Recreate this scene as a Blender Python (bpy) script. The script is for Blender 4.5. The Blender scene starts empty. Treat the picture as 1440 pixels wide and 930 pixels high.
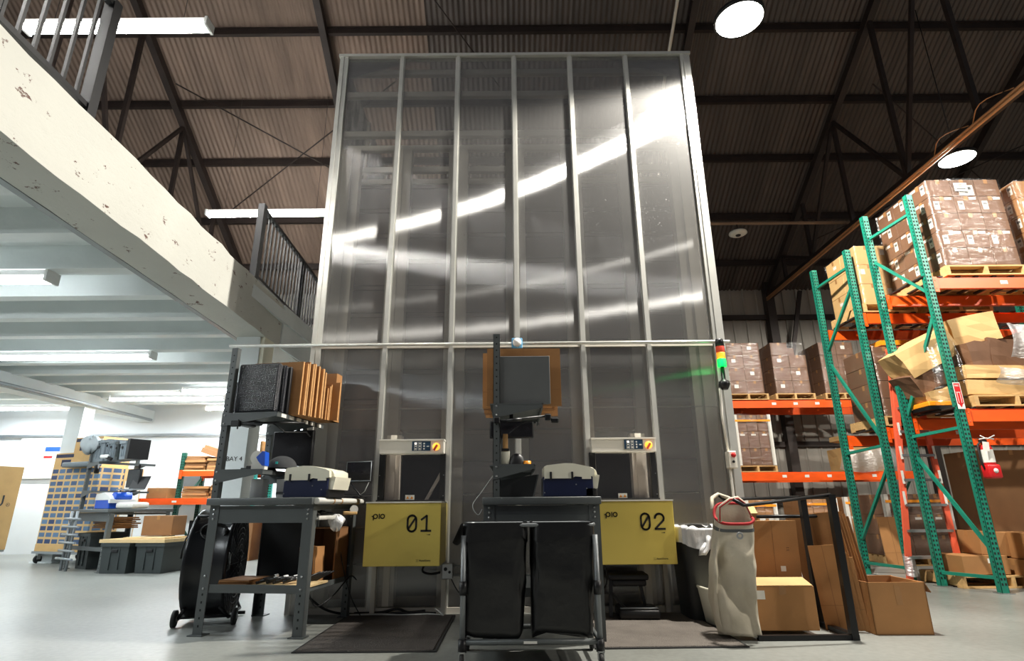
import bpy, bmesh, math, random
from mathutils import Vector, Matrix, Euler
R = random.Random(11)
SC = bpy.context.scene
COL = SC.collection
PI = math.pi
rad = math.radians

# ------------------------------------------------------------------ camera
cam_d = bpy.data.cameras.new('camera'); cam = bpy.data.objects.new('camera', cam_d); COL.objects.link(cam)
_th, _ph = rad(17.3), rad(.47)
_F = Vector((0, math.cos(_th), math.sin(_th))); _U0 = Vector((0, -math.sin(_th), math.cos(_th))); _R0 = Vector((1, 0, 0))
_Rv = _R0 * math.cos(_ph) - _U0 * math.sin(_ph); _Uv = _U0 * math.cos(_ph) + _R0 * math.sin(_ph)
_m = Matrix((_Rv, _Uv, -_F)).transposed().to_4x4(); _m.translation = (0, 0, .92)
cam.matrix_world = _m
cam_d.sensor_fit = 'HORIZONTAL'; cam_d.sensor_width = 36; cam_d.lens = 36 * 794 / 1440
cam_d.clip_start = .05; cam_d.clip_end = 100
SC.camera = cam
# ------------------------------------------------------------------ world / exposure
w = bpy.data.worlds.new('world'); SC.world = w; w.use_nodes = True
w.node_tree.nodes['Background'].inputs[0].default_value = (.95, .95, 1, 1)
w.node_tree.nodes['Background'].inputs[1].default_value = .10
vs = SC.view_settings
vs.view_transform = 'Standard'; vs.look = 'None'; vs.exposure = 0.32; vs.gamma = 1.0; vs.use_curve_mapping = False
SC.cycles.use_denoising = True
SC.cycles.max_bounces = 8; SC.cycles.diffuse_bounces = 4; SC.cycles.glossy_bounces = 4; SC.cycles.transparent_max_bounces = 24
SC.cycles.caustics_reflective = False; SC.cycles.caustics_refractive = False; SC.cycles.sample_clamp_indirect = 6
HIGHBAY_W = 1250.0      # watts of each high-bay disc
ROOF_TUBE = 190.0       # emission strength of the roof strip lights
MEZZ_W = 64.0          # watts of each strip light under the mezzanine

# ------------------------------------------------------------------ materials
def nt(name):
    m = bpy.data.materials.new(name); m.use_nodes = True
    n = m.node_tree.nodes; l = m.node_tree.links
    return m, n, l, n['Principled BSDF']
def S(c):   # srgb 0-255 -> linear
    return tuple(((v/255)/12.92 if v/255 <= .04045 else (((v/255)+.055)/1.055)**2.4) for v in c) + (1,)
def pm(name, c, rough=.5, metal=0., var=.12, scale=6., bump=0., bscale=40., spec=.5, stretch=(1, 1, 1), rnd=0., coat=0.):
    m, n, l, b = nt(name)
    c = S(c)
    b.inputs['Roughness'].default_value = rough; b.inputs['Metallic'].default_value = metal
    b.inputs['Specular IOR Level'].default_value = spec
    b.inputs['Coat Weight'].default_value = coat
    tc = n.new('ShaderNodeTexCoord'); mp = n.new('ShaderNodeMapping'); mp.inputs['Scale'].default_value = stretch
    l.new(tc.outputs['Object'], mp.inputs[0])
    if var > 0 or rnd > 0:
        nz = n.new('ShaderNodeTexNoise'); nz.inputs['Scale'].default_value = scale; nz.inputs['Detail'].default_value = 6
        l.new(mp.outputs[0], nz.inputs['Vector'])
        rp = n.new('ShaderNodeMapRange'); rp.inputs['To Min'].default_value = 1-var; rp.inputs['To Max'].default_value = 1+var
        rp.inputs['From Min'].default_value = .3; rp.inputs['From Max'].default_value = .7
        l.new(nz.outputs[0], rp.inputs[0])
        fac = rp.outputs[0]
        if rnd > 0:
            oi = n.new('ShaderNodeObjectInfo'); r2 = n.new('ShaderNodeMapRange')
            r2.inputs['To Min'].default_value = 1-rnd; r2.inputs['To Max'].default_value = 1+rnd
            l.new(oi.outputs['Random'], r2.inputs[0])
            mm = n.new('ShaderNodeMath'); mm.operation = 'MULTIPLY'; l.new(fac, mm.inputs[0]); l.new(r2.outputs[0], mm.inputs[1]); fac = mm.outputs[0]
        mx = n.new('ShaderNodeVectorMath'); mx.operation = 'SCALE'; mx.inputs[0].default_value = c[:3]
        l.new(fac, mx.inputs['Scale']); l.new(mx.outputs[0], b.inputs['Base Color'])
    else:
        b.inputs['Base Color'].default_value = c
    if bump > 0:
        nb = n.new('ShaderNodeTexNoise'); nb.inputs['Scale'].default_value = bscale; nb.inputs['Detail'].default_value = 4
        l.new(mp.outputs[0], nb.inputs['Vector'])
        bp = n.new('ShaderNodeBump'); bp.inputs['Strength'].default_value = bump; bp.inputs['Distance'].default_value = .02
        l.new(nb.outputs[0], bp.inputs['Height']); l.new(bp.outputs[0], b.inputs['Normal'])
    return m
def emis(name, c, s):
    m, n, l, b = nt(name); b.inputs['Base Color'].default_value = c + (1,); b.inputs['Emission Color'].default_value = c + (1,)
    b.inputs['Emission Strength'].default_value = s; return m
M = {}
M['corrug'] = pm('corrugated_steel', (114, 96, 84), .6, .1, .22, 1.2, stretch=(3, .35, 1), rnd=.10)
M['corrug_dark'] = pm('dark_corrugated_steel', (76, 67, 62), .55, .15, .22, 1.2, stretch=(3, .35, 1), rnd=.12)  # darker sheet colour for the right-hand part of the roof
M['dark_steel'] = pm('rusty_dark_steel', (40, 30, 26), .6, .2, .3, 5)
M['wallmetal'] = pm('wall_sheet', (150, 145, 136), .6, .1, .12, 1.5, stretch=(3, 1, .4))
M['girt'] = pm('wall_girt_steel', (48, 40, 36), .6, .2)
M['white_wall'] = pm('white_painted_wall', (226, 230, 232), .6, 0, .04, 1.5)
M['mezz'] = pm('mezzanine_white_paint', (224, 230, 230), .55, 0, .05, 2, bump=.15, bscale=14)
M['grey_cloth'] = pm('pale_grey_cloth', (172, 180, 184), .85, 0, .1, 6)
M['grey_steel'] = pm('bench_grey_steel', (84, 88, 88), .45, .1, .06, 4)
M['bench_dark'] = pm('bench_dark_steel', (40, 42, 43), .5, .1, .06, 4)
M['pale_steel'] = pm('pale_grey_steel', (150, 156, 160), .4, .3, .06, 4)
M['alu'] = pm('aluminium_profile', (214, 213, 206), .32, .55, .05, 6)
M['track'] = pm('white_track_profile', (236, 233, 224), .5, 0, .04, 6)
M['alu_dull'] = pm('aluminium_column', (226, 220, 208), .45, .1, .08, 3, stretch=(1, 1, .3))
M['bin'] = pm('storage_bin_plastic', (116, 100, 94), .55, 0, .1, 3, rnd=.12)
M['black'] = pm('black_plastic', (20, 20, 22), .45, 0, .1, 8)
M['blackm'] = pm('black_metal', (18, 18, 20), .4, .2, .1, 8)
M['fan'] = pm('fan_black_enamel', (20, 21, 25), .28, .1, .1, 3)
M['rubber'] = pm('rubber', (26, 26, 26), .7, 0, .1, 10)
M['green'] = pm('rack_green_paint', (24, 122, 100), .4, .05, .16, 5)
M['green_dark'] = pm('rack_dark_green_paint', (18, 84, 68), .45, .05, .16, 5)
M['cyan'] = pm('rack_turquoise_paint', (60, 190, 178), .4, .05, .1, 5)
M['orange'] = pm('beam_orange_paint', (236, 88, 22), .4, .05, .10, 4, stretch=(1, 3, 3))
M['redor'] = pm('ladder_orange_fibreglass', (226, 96, 66), .45, 0, .1, 5)
M['hole'] = pm('slot_shadow', (16, 22, 20), .9, 0, 0)
for i, c in enumerate([(158, 112, 66), (176, 126, 76), (142, 100, 62)]):
    M['card%d' % i] = pm('corrugated_card_%d' % i, c, .75, 0, .07, 5, bump=.05, bscale=90, rnd=.09)
M['card_dk'] = pm('brown_carton', (112, 79, 56), .72, 0, .07, 5, bump=.05, bscale=90, rnd=.08)
M['card_lt'] = pm('tan_carton', (206, 168, 112), .72, 0, .06, 5, bump=.05, bscale=90, rnd=.05)
M['cut'] = pm('card_cut_edge', (196, 150, 96), .8, 0, .2, 30)
M['tape'] = pm('packing_tape', (170, 124, 78), .25, 0, .05, 9)
M['paper'] = pm('white_paper_label', (222, 220, 212), .6, 0, .05, 20)
M['ink'] = pm('print_ink', (30, 26, 24), .6, 0, 0)
M['navy'] = pm('navy_enamel', (16, 26, 62), .4, .1, .06, 5)
M['blue'] = pm('blue_plastic', (26, 80, 190), .4, 0, .06, 5)
M['cream'] = pm('cream_plastic', (232, 228, 208), .42, 0, .03, 5)
M['white'] = pm('white_plastic', (232, 232, 230), .4, 0, .03, 5)
M['wood'] = pm('pallet_wood', (196, 158, 104), .75, 0, .18, 4, bump=.2, bscale=30, stretch=(1, 6, 6), rnd=.08)
M['board'] = pm('pale_plywood', (214, 186, 138), .65, 0, .1, 4, stretch=(1, 8, 1))
M['yellow'] = pm('port_yellow', (228, 204, 100), .38, .05, .02, 3)
M['portgrey'] = pm('port_warm_grey', (232, 228, 216), .4, .05, .03, 4)
M['portblue'] = pm('control_panel_blue', (34, 62, 86), .35, 0, .03, 8)
M['knob'] = pm('switch_orange', (240, 150, 30), .4, 0, 0)
M['red'] = pm('red_paint', (196, 26, 30), .35, 0, .05, 5)
M['canvas'] = pm('cream_canvas', (196, 186, 166), .85, 0, .14, 4, bump=.5, bscale=11)
M['redtrim'] = pm('red_webbing', (170, 36, 40), .8, 0, .1, 20)
M['greyplas'] = pm('grey_corrugated_plastic', (92, 94, 94), .5, 0, .05, 5)
M['greytote'] = pm('grey_tote_plastic', (112, 122, 128), .45, 0, .06, 5)
M['darktote'] = pm('dark_tote_plastic', (52, 58, 58), .5, 0, .06, 5)
M['mat'] = pm('rubber_floor_mat', (104, 97, 90), .85, 0, .12, 8, bump=.6, bscale=120)
M['mat_shade'] = pm('shaded_floor_mat', (72, 66, 62), .85, 0, .12, 8, bump=.6, bscale=120)  # same rubber mat, with the bench shadow put into its colour
M['bagblack'] = pm('black_nylon', (8, 8, 9), .38, 0, .15, 4, bump=.6, bscale=5)
M['bubble'] = pm('black_bubble_film', (26, 28, 36), .3, 0, .1, 6)
M['cart_tube'] = pm('grey_cart_tube', (120, 124, 126), .4, .5, .05, 6)
M['chrome'] = pm('dull_chrome', (170, 172, 172), .3, .8, .05, 6)
M['concrete_pipe'] = pm('galvanised_pipe', (150, 128, 108), .5, .3, .1, 5)
M['conduit'] = pm('tan_conduit', (196, 142, 96), .5, .1, .1, 5)
M['skin_print'] = pm('dark_print', (44, 52, 60), .6, 0, .2, 10)
M['capgrey'] = pm('charcoal_cloth', (62, 64, 66), .9, 0, .1, 15)
M['cable'] = pm('black_cable', (14, 14, 15), .5, 0, 0)
M['cablew'] = pm('white_cable', (206, 206, 202), .5, 0, 0)
M['purple'] = pm('purple_tape', (84, 60, 150), .4, 0, 0)
M['tube'] = emis('fluorescent_tube', (1, .98, .93), ROOF_TUBE)
M['tubem'] = emis('fluorescent_tube_mezzanine', (.93, .98, 1), 16)
M['lens'] = emis('high_bay_diffuser', (1, .97, .90), 30)
M['led_r'] = emis('beacon_red_lens', (.45, .03, .01), .4)
M['led_a'] = emis('beacon_amber_lens', (.9, .30, .02), .8)
M['led_g'] = emis('beacon_green_lens', (0, .9, .07), 2)
M['led_o'] = emis('lit_orange_switch', (1, .42, .04), 1.3)
M['led_w'] = emis('indicator_white', (1, .9, .8), 2.5)
M['screen'] = pm('dark_screen', (26, 24, 28), .2, 0, .5, 25)
# bubble bump
def _bub():
    m = M['bubble']; n, l = m.node_tree.nodes, m.node_tree.links; b = n['Principled BSDF']
    v = n.new('ShaderNodeTexVoronoi'); v.inputs['Scale'].default_value = 75; v.inputs['Randomness'].default_value = 0
    tc = n.new('ShaderNodeTexCoord'); l.new(tc.outputs['Object'], v.inputs['Vector'])
    bp = n.new('ShaderNodeBump'); bp.inputs['Strength'].default_value = .9; bp.inputs['Distance'].default_value = .012; bp.invert = True
    l.new(v.outputs['Distance'], bp.inputs['Height']); l.new(bp.outputs[0], b.inputs['Normal'])
_bub()
# concrete floor
def _floor():
    m, n, l, b = nt('polished_concrete')
    tc = n.new('ShaderNodeTexCoord')
    n1 = n.new('ShaderNodeTexNoise'); n1.inputs['Scale'].default_value = .55; n1.inputs['Detail'].default_value = 8; l.new(tc.outputs['Object'], n1.inputs['Vector'])
    n2 = n.new('ShaderNodeTexNoise'); n2.inputs['Scale'].default_value = 22; n2.inputs['Detail'].default_value = 6; l.new(tc.outputs['Object'], n2.inputs['Vector'])
    mx = n.new('ShaderNodeMath'); mx.operation = 'MULTIPLY_ADD'; mx.inputs[1].default_value = .35; l.new(n2.outputs[0], mx.inputs[0]); l.new(n1.outputs[0], mx.inputs[2])
    cr = n.new('ShaderNodeValToRGB'); l.new(mx.outputs[0], cr.inputs[0])
    e = cr.color_ramp.elements; e[0].position = .42; e[0].color = S((104, 106, 102)); e[1].position = .86; e[1].color = S((150, 152, 147))
    l.new(cr.outputs[0], b.inputs['Base Color'])
    r = n.new('ShaderNodeMapRange'); r.inputs['To Min'].default_value = .22; r.inputs['To Max'].default_value = .5; l.new(n1.outputs[0], r.inputs[0]); l.new(r.outputs[0], b.inputs['Roughness'])
    bp = n.new('ShaderNodeBump'); bp.inputs['Strength'].default_value = .12; bp.inputs['Distance'].default_value = .01; l.new(n2.outputs[0], bp.inputs['Height']); l.new(bp.outputs[0], b.inputs['Normal'])
    return m
M['floor'] = _floor()
# chipped white beam paint
def _beam():
    m, n, l, b = nt('chipped_white_beam')
    tc = n.new('ShaderNodeTexCoord')
    mp = n.new('ShaderNodeMapping'); mp.inputs['Scale'].default_value = (1.5, 1.2, 2.2); l.new(tc.outputs['Object'], mp.inputs[0])
    n1 = n.new('ShaderNodeTexNoise'); n1.inputs['Scale'].default_value = 4.2; n1.inputs['Detail'].default_value = 9; n1.inputs['Roughness'].default_value = .72; l.new(mp.outputs[0], n1.inputs['Vector'])
    cr = n.new('ShaderNodeValToRGB'); l.new(n1.outputs[0], cr.inputs[0])
    e = cr.color_ramp.elements; e[0].position = .365; e[0].color = S((96, 64, 52)); e[1].position = .385; e[1].color = S((206, 206, 198))
    n2 = n.new('ShaderNodeTexNoise'); n2.inputs['Scale'].default_value = 1.3; n2.inputs['Detail'].default_value = 5; l.new(tc.outputs['Object'], n2.inputs['Vector'])
    mr = n.new('ShaderNodeMapRange'); mr.inputs['To Min'].default_value = .86; mr.inputs['To Max'].default_value = 1.06; l.new(n2.outputs[0], mr.inputs[0])
    vm = n.new('ShaderNodeVectorMath'); vm.operation = 'SCALE'; l.new(cr.outputs[0], vm.inputs[0]); l.new(mr.outputs[0], vm.inputs['Scale'])
    l.new(vm.outputs[0], b.inputs['Base Color']); b.inputs['Roughness'].default_value = .6
    bp = n.new('ShaderNodeBump'); bp.inputs['Strength'].default_value = .5; bp.inputs['Distance'].default_value = .02; l.new(n1.outputs[0], bp.inputs['Height']); l.new(bp.outputs[0], b.inputs['Normal'])
    return m
M['beam'] = _beam()
# fluted polycarbonate: clear, hazy, with reflections drawn out sideways by the vertical flutes
def _poly():
    m = bpy.data.materials.new('fluted_polycarbonate'); m.use_nodes = True
    n, l = m.node_tree.nodes, m.node_tree.links; n.clear()
    out = n.new('ShaderNodeOutputMaterial')
    tr = n.new('ShaderNodeBsdfTransparent'); tr.inputs[0].default_value = (.95, .94, .92, 1)
    gl = n.new('ShaderNodeBsdfAnisotropic'); gl.inputs['Color'].default_value = (.95, .95, .95, 1)
    gl.inputs['Roughness'].default_value = .27; gl.inputs['Anisotropy'].default_value = -.90
    cx = n.new('ShaderNodeCombineXYZ'); cx.inputs[0].default_value = 1; l.new(cx.outputs[0], gl.inputs['Tangent'])
    df = n.new('ShaderNodeBsdfDiffuse'); df.inputs[0].default_value = (.75, .74, .72, 1)
    tc = n.new('ShaderNodeTexCoord')
    mp = n.new('ShaderNodeMapping'); mp.inputs['Scale'].default_value = (3, 1, .5); l.new(tc.outputs['Object'], mp.inputs[0])
    wv = n.new('ShaderNodeTexNoise'); wv.inputs['Scale'].default_value = 1.1; wv.inputs['Detail'].default_value = 2; l.new(mp.outputs[0], wv.inputs['Vector'])
    bp = n.new('ShaderNodeBump'); bp.inputs['Strength'].default_value = .35; bp.inputs['Distance'].default_value = .02; l.new(wv.outputs[0], bp.inputs['Height']); l.new(bp.outputs[0], gl.inputs['Normal'])
    # dust: specks and smears
    d1 = n.new('ShaderNodeTexNoise'); d1.inputs['Scale'].default_value = 55; d1.inputs['Detail'].default_value = 3; l.new(tc.outputs['Object'], d1.inputs['Vector'])
    d2 = n.new('ShaderNodeTexNoise'); d2.inputs['Scale'].default_value = 1.6; d2.inputs['Detail'].default_value = 4; l.new(tc.outputs['Object'], d2.inputs['Vector'])
    m1 = n.new('ShaderNodeMapRange'); m1.inputs['From Min'].default_value = .64; m1.inputs['From Max'].default_value = .74; l.new(d1.outputs[0], m1.inputs[0])
    m2 = n.new('ShaderNodeMapRange'); m2.inputs['From Min'].default_value = .45; m2.inputs['From Max'].default_value = .7; l.new(d2.outputs[0], m2.inputs[0])
    mu = n.new('ShaderNodeMath'); mu.operation = 'MULTIPLY'; l.new(m1.outputs[0], mu.inputs[0]); l.new(m2.outputs[0], mu.inputs[1])
    hz = n.new('ShaderNodeMath'); hz.operation = 'MULTIPLY_ADD'; hz.inputs[1].default_value = .40; hz.inputs[2].default_value = .085; l.new(mu.outputs[0], hz.inputs[0])
    mA = n.new('ShaderNodeMixShader'); l.new(hz.outputs[0], mA.inputs[0]); l.new(tr.outputs[0], mA.inputs[1]); l.new(df.outputs[0], mA.inputs[2])
    fr = n.new('ShaderNodeFresnel'); fr.inputs[0].default_value = 1.45
    fm = n.new('ShaderNodeMath'); fm.operation = 'MULTIPLY_ADD'; fm.inputs[1].default_value = 1.0; fm.inputs[2].default_value = .10; l.new(fr.outputs[0], fm.inputs[0])
    mB = n.new('ShaderNodeMixShader'); l.new(fm.outputs[0], mB.inputs[0]); l.new(mA.outputs[0], mB.inputs[1]); l.new(gl.outputs[0], mB.inputs[2])
    l.new(mB.outputs[0], out.inputs[0]); return m
M['poly'] = _poly()
def _clear(name, tint, gloss, rough, bstr, bscale, white=0., stretch=(1, 1, 1)):
    m = bpy.data.materials.new(name); m.use_nodes = True
    n, l = m.node_tree.nodes, m.node_tree.links; n.clear()
    out = n.new('ShaderNodeOutputMaterial'); tr = n.new('ShaderNodeBsdfTransparent'); tr.inputs[0].default_value = tint + (1,)
    gl = n.new('ShaderNodeBsdfAnisotropic'); gl.inputs['Roughness'].default_value = rough
    tc = n.new('ShaderNodeTexCoord'); mp = n.new('ShaderNodeMapping'); mp.inputs['Scale'].default_value = stretch; l.new(tc.outputs['Object'], mp.inputs[0])
    nz = n.new('ShaderNodeTexNoise'); nz.inputs['Scale'].default_value = bscale; nz.inputs['Detail'].default_value = 5; nz.inputs['Distortion'].default_value = .6; l.new(mp.outputs[0], nz.inputs['Vector'])
    bp = n.new('ShaderNodeBump'); bp.inputs['Strength'].default_value = bstr; bp.inputs['Distance'].default_value = .03; l.new(nz.outputs[0], bp.inputs['Height']); l.new(bp.outputs[0], gl.inputs['Normal'])
    df = n.new('ShaderNodeBsdfDiffuse'); df.inputs[0].default_value = (.8, .8, .8, 1); l.new(bp.outputs[0], df.inputs['Normal'])
    a = n.new('ShaderNodeMixShader'); a.inputs[0].default_value = white; l.new(tr.outputs[0], a.inputs[1]); l.new(df.outputs[0], a.inputs[2])
    b = n.new('ShaderNodeMixShader'); b.inputs[0].default_value = gloss; l.new(a.outputs[0], b.inputs[1]); l.new(gl.outputs[0], b.inputs[2])
    l.new(b.outputs[0], out.inputs[0]); return m
M['wrap'] = _clear('stretch_film', (.95, .94, .93), .08, .2, 1., 5, .008, (1, 1, 4))
M['wrapw'] = _clear('bunched_stretch_film', (.85, .85, .84), .30, .28, 1., 9, .30, (1, 1, 5))
M['liner'] = _clear('white_bin_liner', (.8, .8, .8), .2, .35, 1., 10, .75, (1, 1, .4))
M['glass'] = _clear('tinted_port_glass', (.88, .86, .85), .07, .05, .05, 2, .01)
# printed tower-block carton: rows of blue windows on tan card
def _print():
    m, n, l, b = nt('printed_carton')
    tc = n.new('ShaderNodeTexCoord')
    sp = n.new('ShaderNodeSeparateXYZ'); l.new(tc.outputs['Object'], sp.inputs[0])
    ad = n.new('ShaderNodeMath'); ad.operation = 'ADD'; l.new(sp.outputs[0], ad.inputs[0]); l.new(sp.outputs[1], ad.inputs[1])
    cb = n.new('ShaderNodeCombineXYZ'); l.new(ad.outputs[0], cb.inputs[0]); l.new(sp.outputs[2], cb.inputs[1])
    br = n.new('ShaderNodeTexBrick'); l.new(cb.outputs[0], br.inputs['Vector']); br.offset = .0
    br.inputs['Color1'].default_value = S((44, 60, 100)); br.inputs['Color2'].default_value = S((96, 128, 160)); br.inputs['Mortar'].default_value = S((206, 172, 118))
    br.inputs['Scale'].default_value = 1; br.inputs['Brick Width'].default_value = .19; br.inputs['Row Height'].default_value = .112; br.inputs['Mortar Size'].default_value = .019; br.inputs['Mortar Smooth'].default_value = .0
    l.new(br.outputs[0], b.inputs['Base Color']); b.inputs['Roughness'].default_value = .6
    return m
M['print'] = _print()

# ------------------------------------------------------------------ mesh builder
class MB:
    def __init__(s): s.v = []; s.f = []; s.sm = []
    def add(s, vs, fs, smooth=False):
        o = len(s.v); s.v += [tuple(v) for v in vs]
        s.f += [tuple(i + o for i in f) for f in fs]; s.sm += [smooth] * len(fs); return s
    def box(s, a, b, rot=None, piv=None):
        (x0, y0, z0), (x1, y1, z1) = a, b
        vs = [Vector(p) for p in ((x0, y0, z0), (x1, y0, z0), (x1, y1, z0), (x0, y1, z0), (x0, y0, z1), (x1, y0, z1), (x1, y1, z1), (x0, y1, z1))]
        if rot is not None:
            p = Vector(piv) if piv is not None else sum(vs, Vector()) / 8
            mt = Euler(rot).to_matrix(); vs = [mt @ (v - p) + p for v in vs]
        return s.add(vs, [(0, 3, 2, 1), (4, 5, 6, 7), (0, 1, 5, 4), (1, 2, 6, 5), (2, 3, 7, 6), (3, 0, 4, 7)])
    def bar(s, p, q, w, h, up=(0, 0, 1)):
        p, q = Vector(p), Vector(q); d = (q - p).normalized(); u = Vector(up)
        if abs(d.dot(u)) > .98: u = Vector((0, 1, 0))
        r = d.cross(u).normalized() * w / 2; t = r.cross(d).normalized() * h / 2
        vs = [p - r - t, p + r - t, p + r + t, p - r + t, q - r - t, q + r - t, q + r + t, q - r + t]
        return s.add(vs, [(0, 1, 2, 3), (7, 6, 5, 4), (0, 4, 5, 1), (1, 5, 6, 2), (2, 6, 7, 3), (3, 7, 4, 0)])
    def tube(s, pts, r, n=8, cap=True):
        pts = [Vector(p) for p in pts]; rs = r if isinstance(r, (list, tuple)) else [r] * len(pts)
        o = len(s.v); prev = None
        for i, p in enumerate(pts):
            d = (pts[min(i + 1, len(pts) - 1)] - pts[max(i - 1, 0)]).normalized()
            if prev is None:
                u = Vector((0, 0, 1)) if abs(d.z) < .9 else Vector((1, 0, 0))
                a = d.cross(u).normalized()
            else:
                a = (prev - d * prev.dot(d)).normalized()
            prev = a; b = d.cross(a)
            for k in range(n):
                t = 2 * PI * k / n; s.v.append(tuple(p + (a * math.cos(t) + b * math.sin(t)) * rs[i]))
        for i in range(len(pts) - 1):
            for k in range(n):
                s.f.append((o + i * n + k, o + i * n + (k + 1) % n, o + (i + 1) * n + (k + 1) % n, o + (i + 1) * n + k)); s.sm.append(True)
        if cap:
            s.f.append(tuple(o + k for k in range(n))[::-1]); s.sm.append(False)
            e = o + (len(pts) - 1) * n; s.f.append(tuple(e + k for k in range(n))); s.sm.append(False)
        return s
    def lathe(s, prof, n=24, c=(0, 0, 0), axis='Z', smooth=True, cap=True):
        o = len(s.v)
        for r, h in prof:
            for k in range(n):
                t = 2 * PI * k / n; x, y = r * math.cos(t), r * math.sin(t)
                p = (x, y, h) if axis == 'Z' else ((h, x, y) if axis == 'X' else (x, h, y))
                s.v.append((p[0] + c[0], p[1] + c[1], p[2] + c[2]))
        m = len(prof)
        for i in range(m - 1):
            for k in range(n):
                s.f.append((o + i * n + k, o + i * n + (k + 1) % n, o + (i + 1) * n + (k + 1) % n, o + (i + 1) * n + k)); s.sm.append(smooth)
        if cap:
            if prof[0][0] > 1e-4: s.f.append(tuple(o + k for k in range(n))[::-1]); s.sm.append(False)
            if prof[-1][0] > 1e-4: s.f.append(tuple(o + (m - 1) * n + k for k in range(n))); s.sm.append(False)
        return s
    def prism(s, poly, d0, d1, axis='Y'):
        n = len(poly)
        def P(u, v, d): return (u, d, v) if axis == 'Y' else ((d, u, v) if axis == 'X' else (u, v, d))
        vs = [P(u, v, d0) for u, v in poly] + [P(u, v, d1) for u, v in poly]
        fs = [tuple(range(n)), tuple(range(2 * n - 1, n - 1, -1))] + [(i, i + n, (i + 1) % n + n, (i + 1) % n) for i in range(n)]
        return s.add(vs, fs)
    def rbox(s, a, b, r=.01, seg=2):
        bm = bmesh.new(); bmesh.ops.create_cube(bm, size=1)
        c = [(a[i] + b[i]) / 2 for i in range(3)]; sz = [b[i] - a[i] for i in range(3)]
        for v in bm.verts: v.co = Vector([v.co[i] * sz[i] + c[i] for i in range(3)])
        bmesh.ops.bevel(bm, geom=bm.edges[:], offset=min(r, min(sz) * .45), segments=seg, affect='EDGES', profile=.5)
        bm.verts.ensure_lookup_table(); o = len(s.v)
        s.v += [tuple(v.co) for v in bm.verts]
        for f in bm.faces: s.f.append(tuple(v.index + o for v in f.verts)); s.sm.append(seg > 1)
        bm.free(); return s
    def grid(s, fn, nu, nv, smooth=True, close=False):
        o = len(s.v)
        for j in range(nv + 1):
            for i in range(nu + (0 if close else 1)): s.v.append(tuple(fn(i / nu, j / nv)))
        W = nu if close else nu + 1
        for j in range(nv):
            for i in range(nu):
                i2 = (i + 1) % W if close else i + 1
                s.f.append((o + j * W + i, o + j * W + i2, o + (j + 1) * W + i2, o + (j + 1) * W + i)); s.sm.append(smooth)
        return s
    def mesh(s, name, mat):
        me = bpy.data.meshes.new(name); me.from_pydata(s.v, [], s.f)
        if any(s.sm): me.polygons.foreach_set('use_smooth', s.sm)
        bm = bmesh.new(); bm.from_mesh(me); bmesh.ops.recalc_face_normals(bm, faces=bm.faces); bm.to_mesh(me); bm.free()
        me.materials.append(M[mat] if isinstance(mat, str) else mat); me.update(); return me
def O(name, me, parent=None, loc=(0, 0, 0), rot=(0, 0, 0), sc=None):
    o = bpy.data.objects.new(name, me); COL.objects.link(o); o.location = loc; o.rotation_euler = rot
    if sc: o.scale = sc
    if parent: o.parent = parent
    return o
def part(parent, name, mb, mat, loc=(0, 0, 0), rot=(0, 0, 0), label=None):
    o = O(name, mb.mesh(name, mat), parent, loc, rot)
    if label: o['label'] = label
    if name in STUFF: o['kind'] = 'stuff'
    return o
STUFF = {'slot', 'bolt', 'screw', 'rivet', 'button', 'button_outline', 'dot_mark', 'small_print', 'printed_line', 'grille', 'rib', 'sticker_print', 'warning_triangle', 'rail_decal', 'cut_edge', 'fold_crease'}
def tag(o, label, cat, group=None, kind=None):
    o['label'] = label; o['category'] = cat
    if group: o['group'] = group
    if kind: o['kind'] = kind
    return o
def thing(name, label, cat, loc=(0, 0, 0), rz=0, group=None):
    return tag(O(name, None, None, loc, (0, 0, rz)), label, cat, group)
def solo(name, mb, mat, label, cat, loc=(0, 0, 0), rot=(0, 0, 0), group=None):
    return tag(O(name, mb.mesh(name, mat), None, loc, rot), label, cat, group)
def struct(name, mb, mat, label=None, loc=(0, 0, 0), rot=(0, 0, 0)):
    o = O(name, mb.mesh(name, mat) if mb else None, None, loc, rot); o['kind'] = 'structure'
    if label: o['label'] = label
    return o
def copy_tree(o, parent=None):
    c = o.copy(); COL.objects.link(c); c.parent = parent
    for ch in list(o.children): copy_tree(ch, c)
    return c
def text_mb(body, size, align='LEFT'):
    cu = bpy.data.curves.new('lettering', 'FONT'); cu.body = body; cu.size = size; cu.extrude = .0006; cu.align_x = align
    ob = bpy.data.objects.new('lettering', cu); COL.objects.link(ob); bpy.context.view_layer.update()
    me = bpy.data.meshes.new_from_object(ob.evaluated_get(bpy.context.evaluated_depsgraph_get()))
    bpy.data.objects.remove(ob); bpy.data.curves.remove(cu)
    mb = MB(); mb.add([v.co[:] for v in me.vertices], [tuple(p.vertices) for p in me.polygons]); bpy.data.meshes.remove(me); return mb
def lettering(parent, body, size, loc, rot, mat='ink', align='LEFT', name='lettering'):
    return part(parent, name, text_mb(body, size, align), mat, loc, rot)
ORD = ['first', 'second', 'third', 'fourth', 'fifth', 'sixth', 'seventh', 'eighth', 'ninth', 'tenth', 'eleventh', 'twelfth', 'thirteenth', 'fourteenth']
def holes_mb(mb, x0, x1, y, z0, z1, step, w=.012, h=.02, axis='Y', dirn=-1):
    """small dark slots along a post face: thin raised plates seated in the face"""
    z = z0; t = .0015
    while z < z1:
        for x in ((x0,) if x1 is None else (x0, x1)):
            if axis == 'Y': mb.box((x - w/2, y - t, z), (x + w/2, y + t, z + h))
            else: mb.box((y - t, x - w/2, z), (y + t, x + w/2, z + h))
        z += step
    return mb
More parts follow.
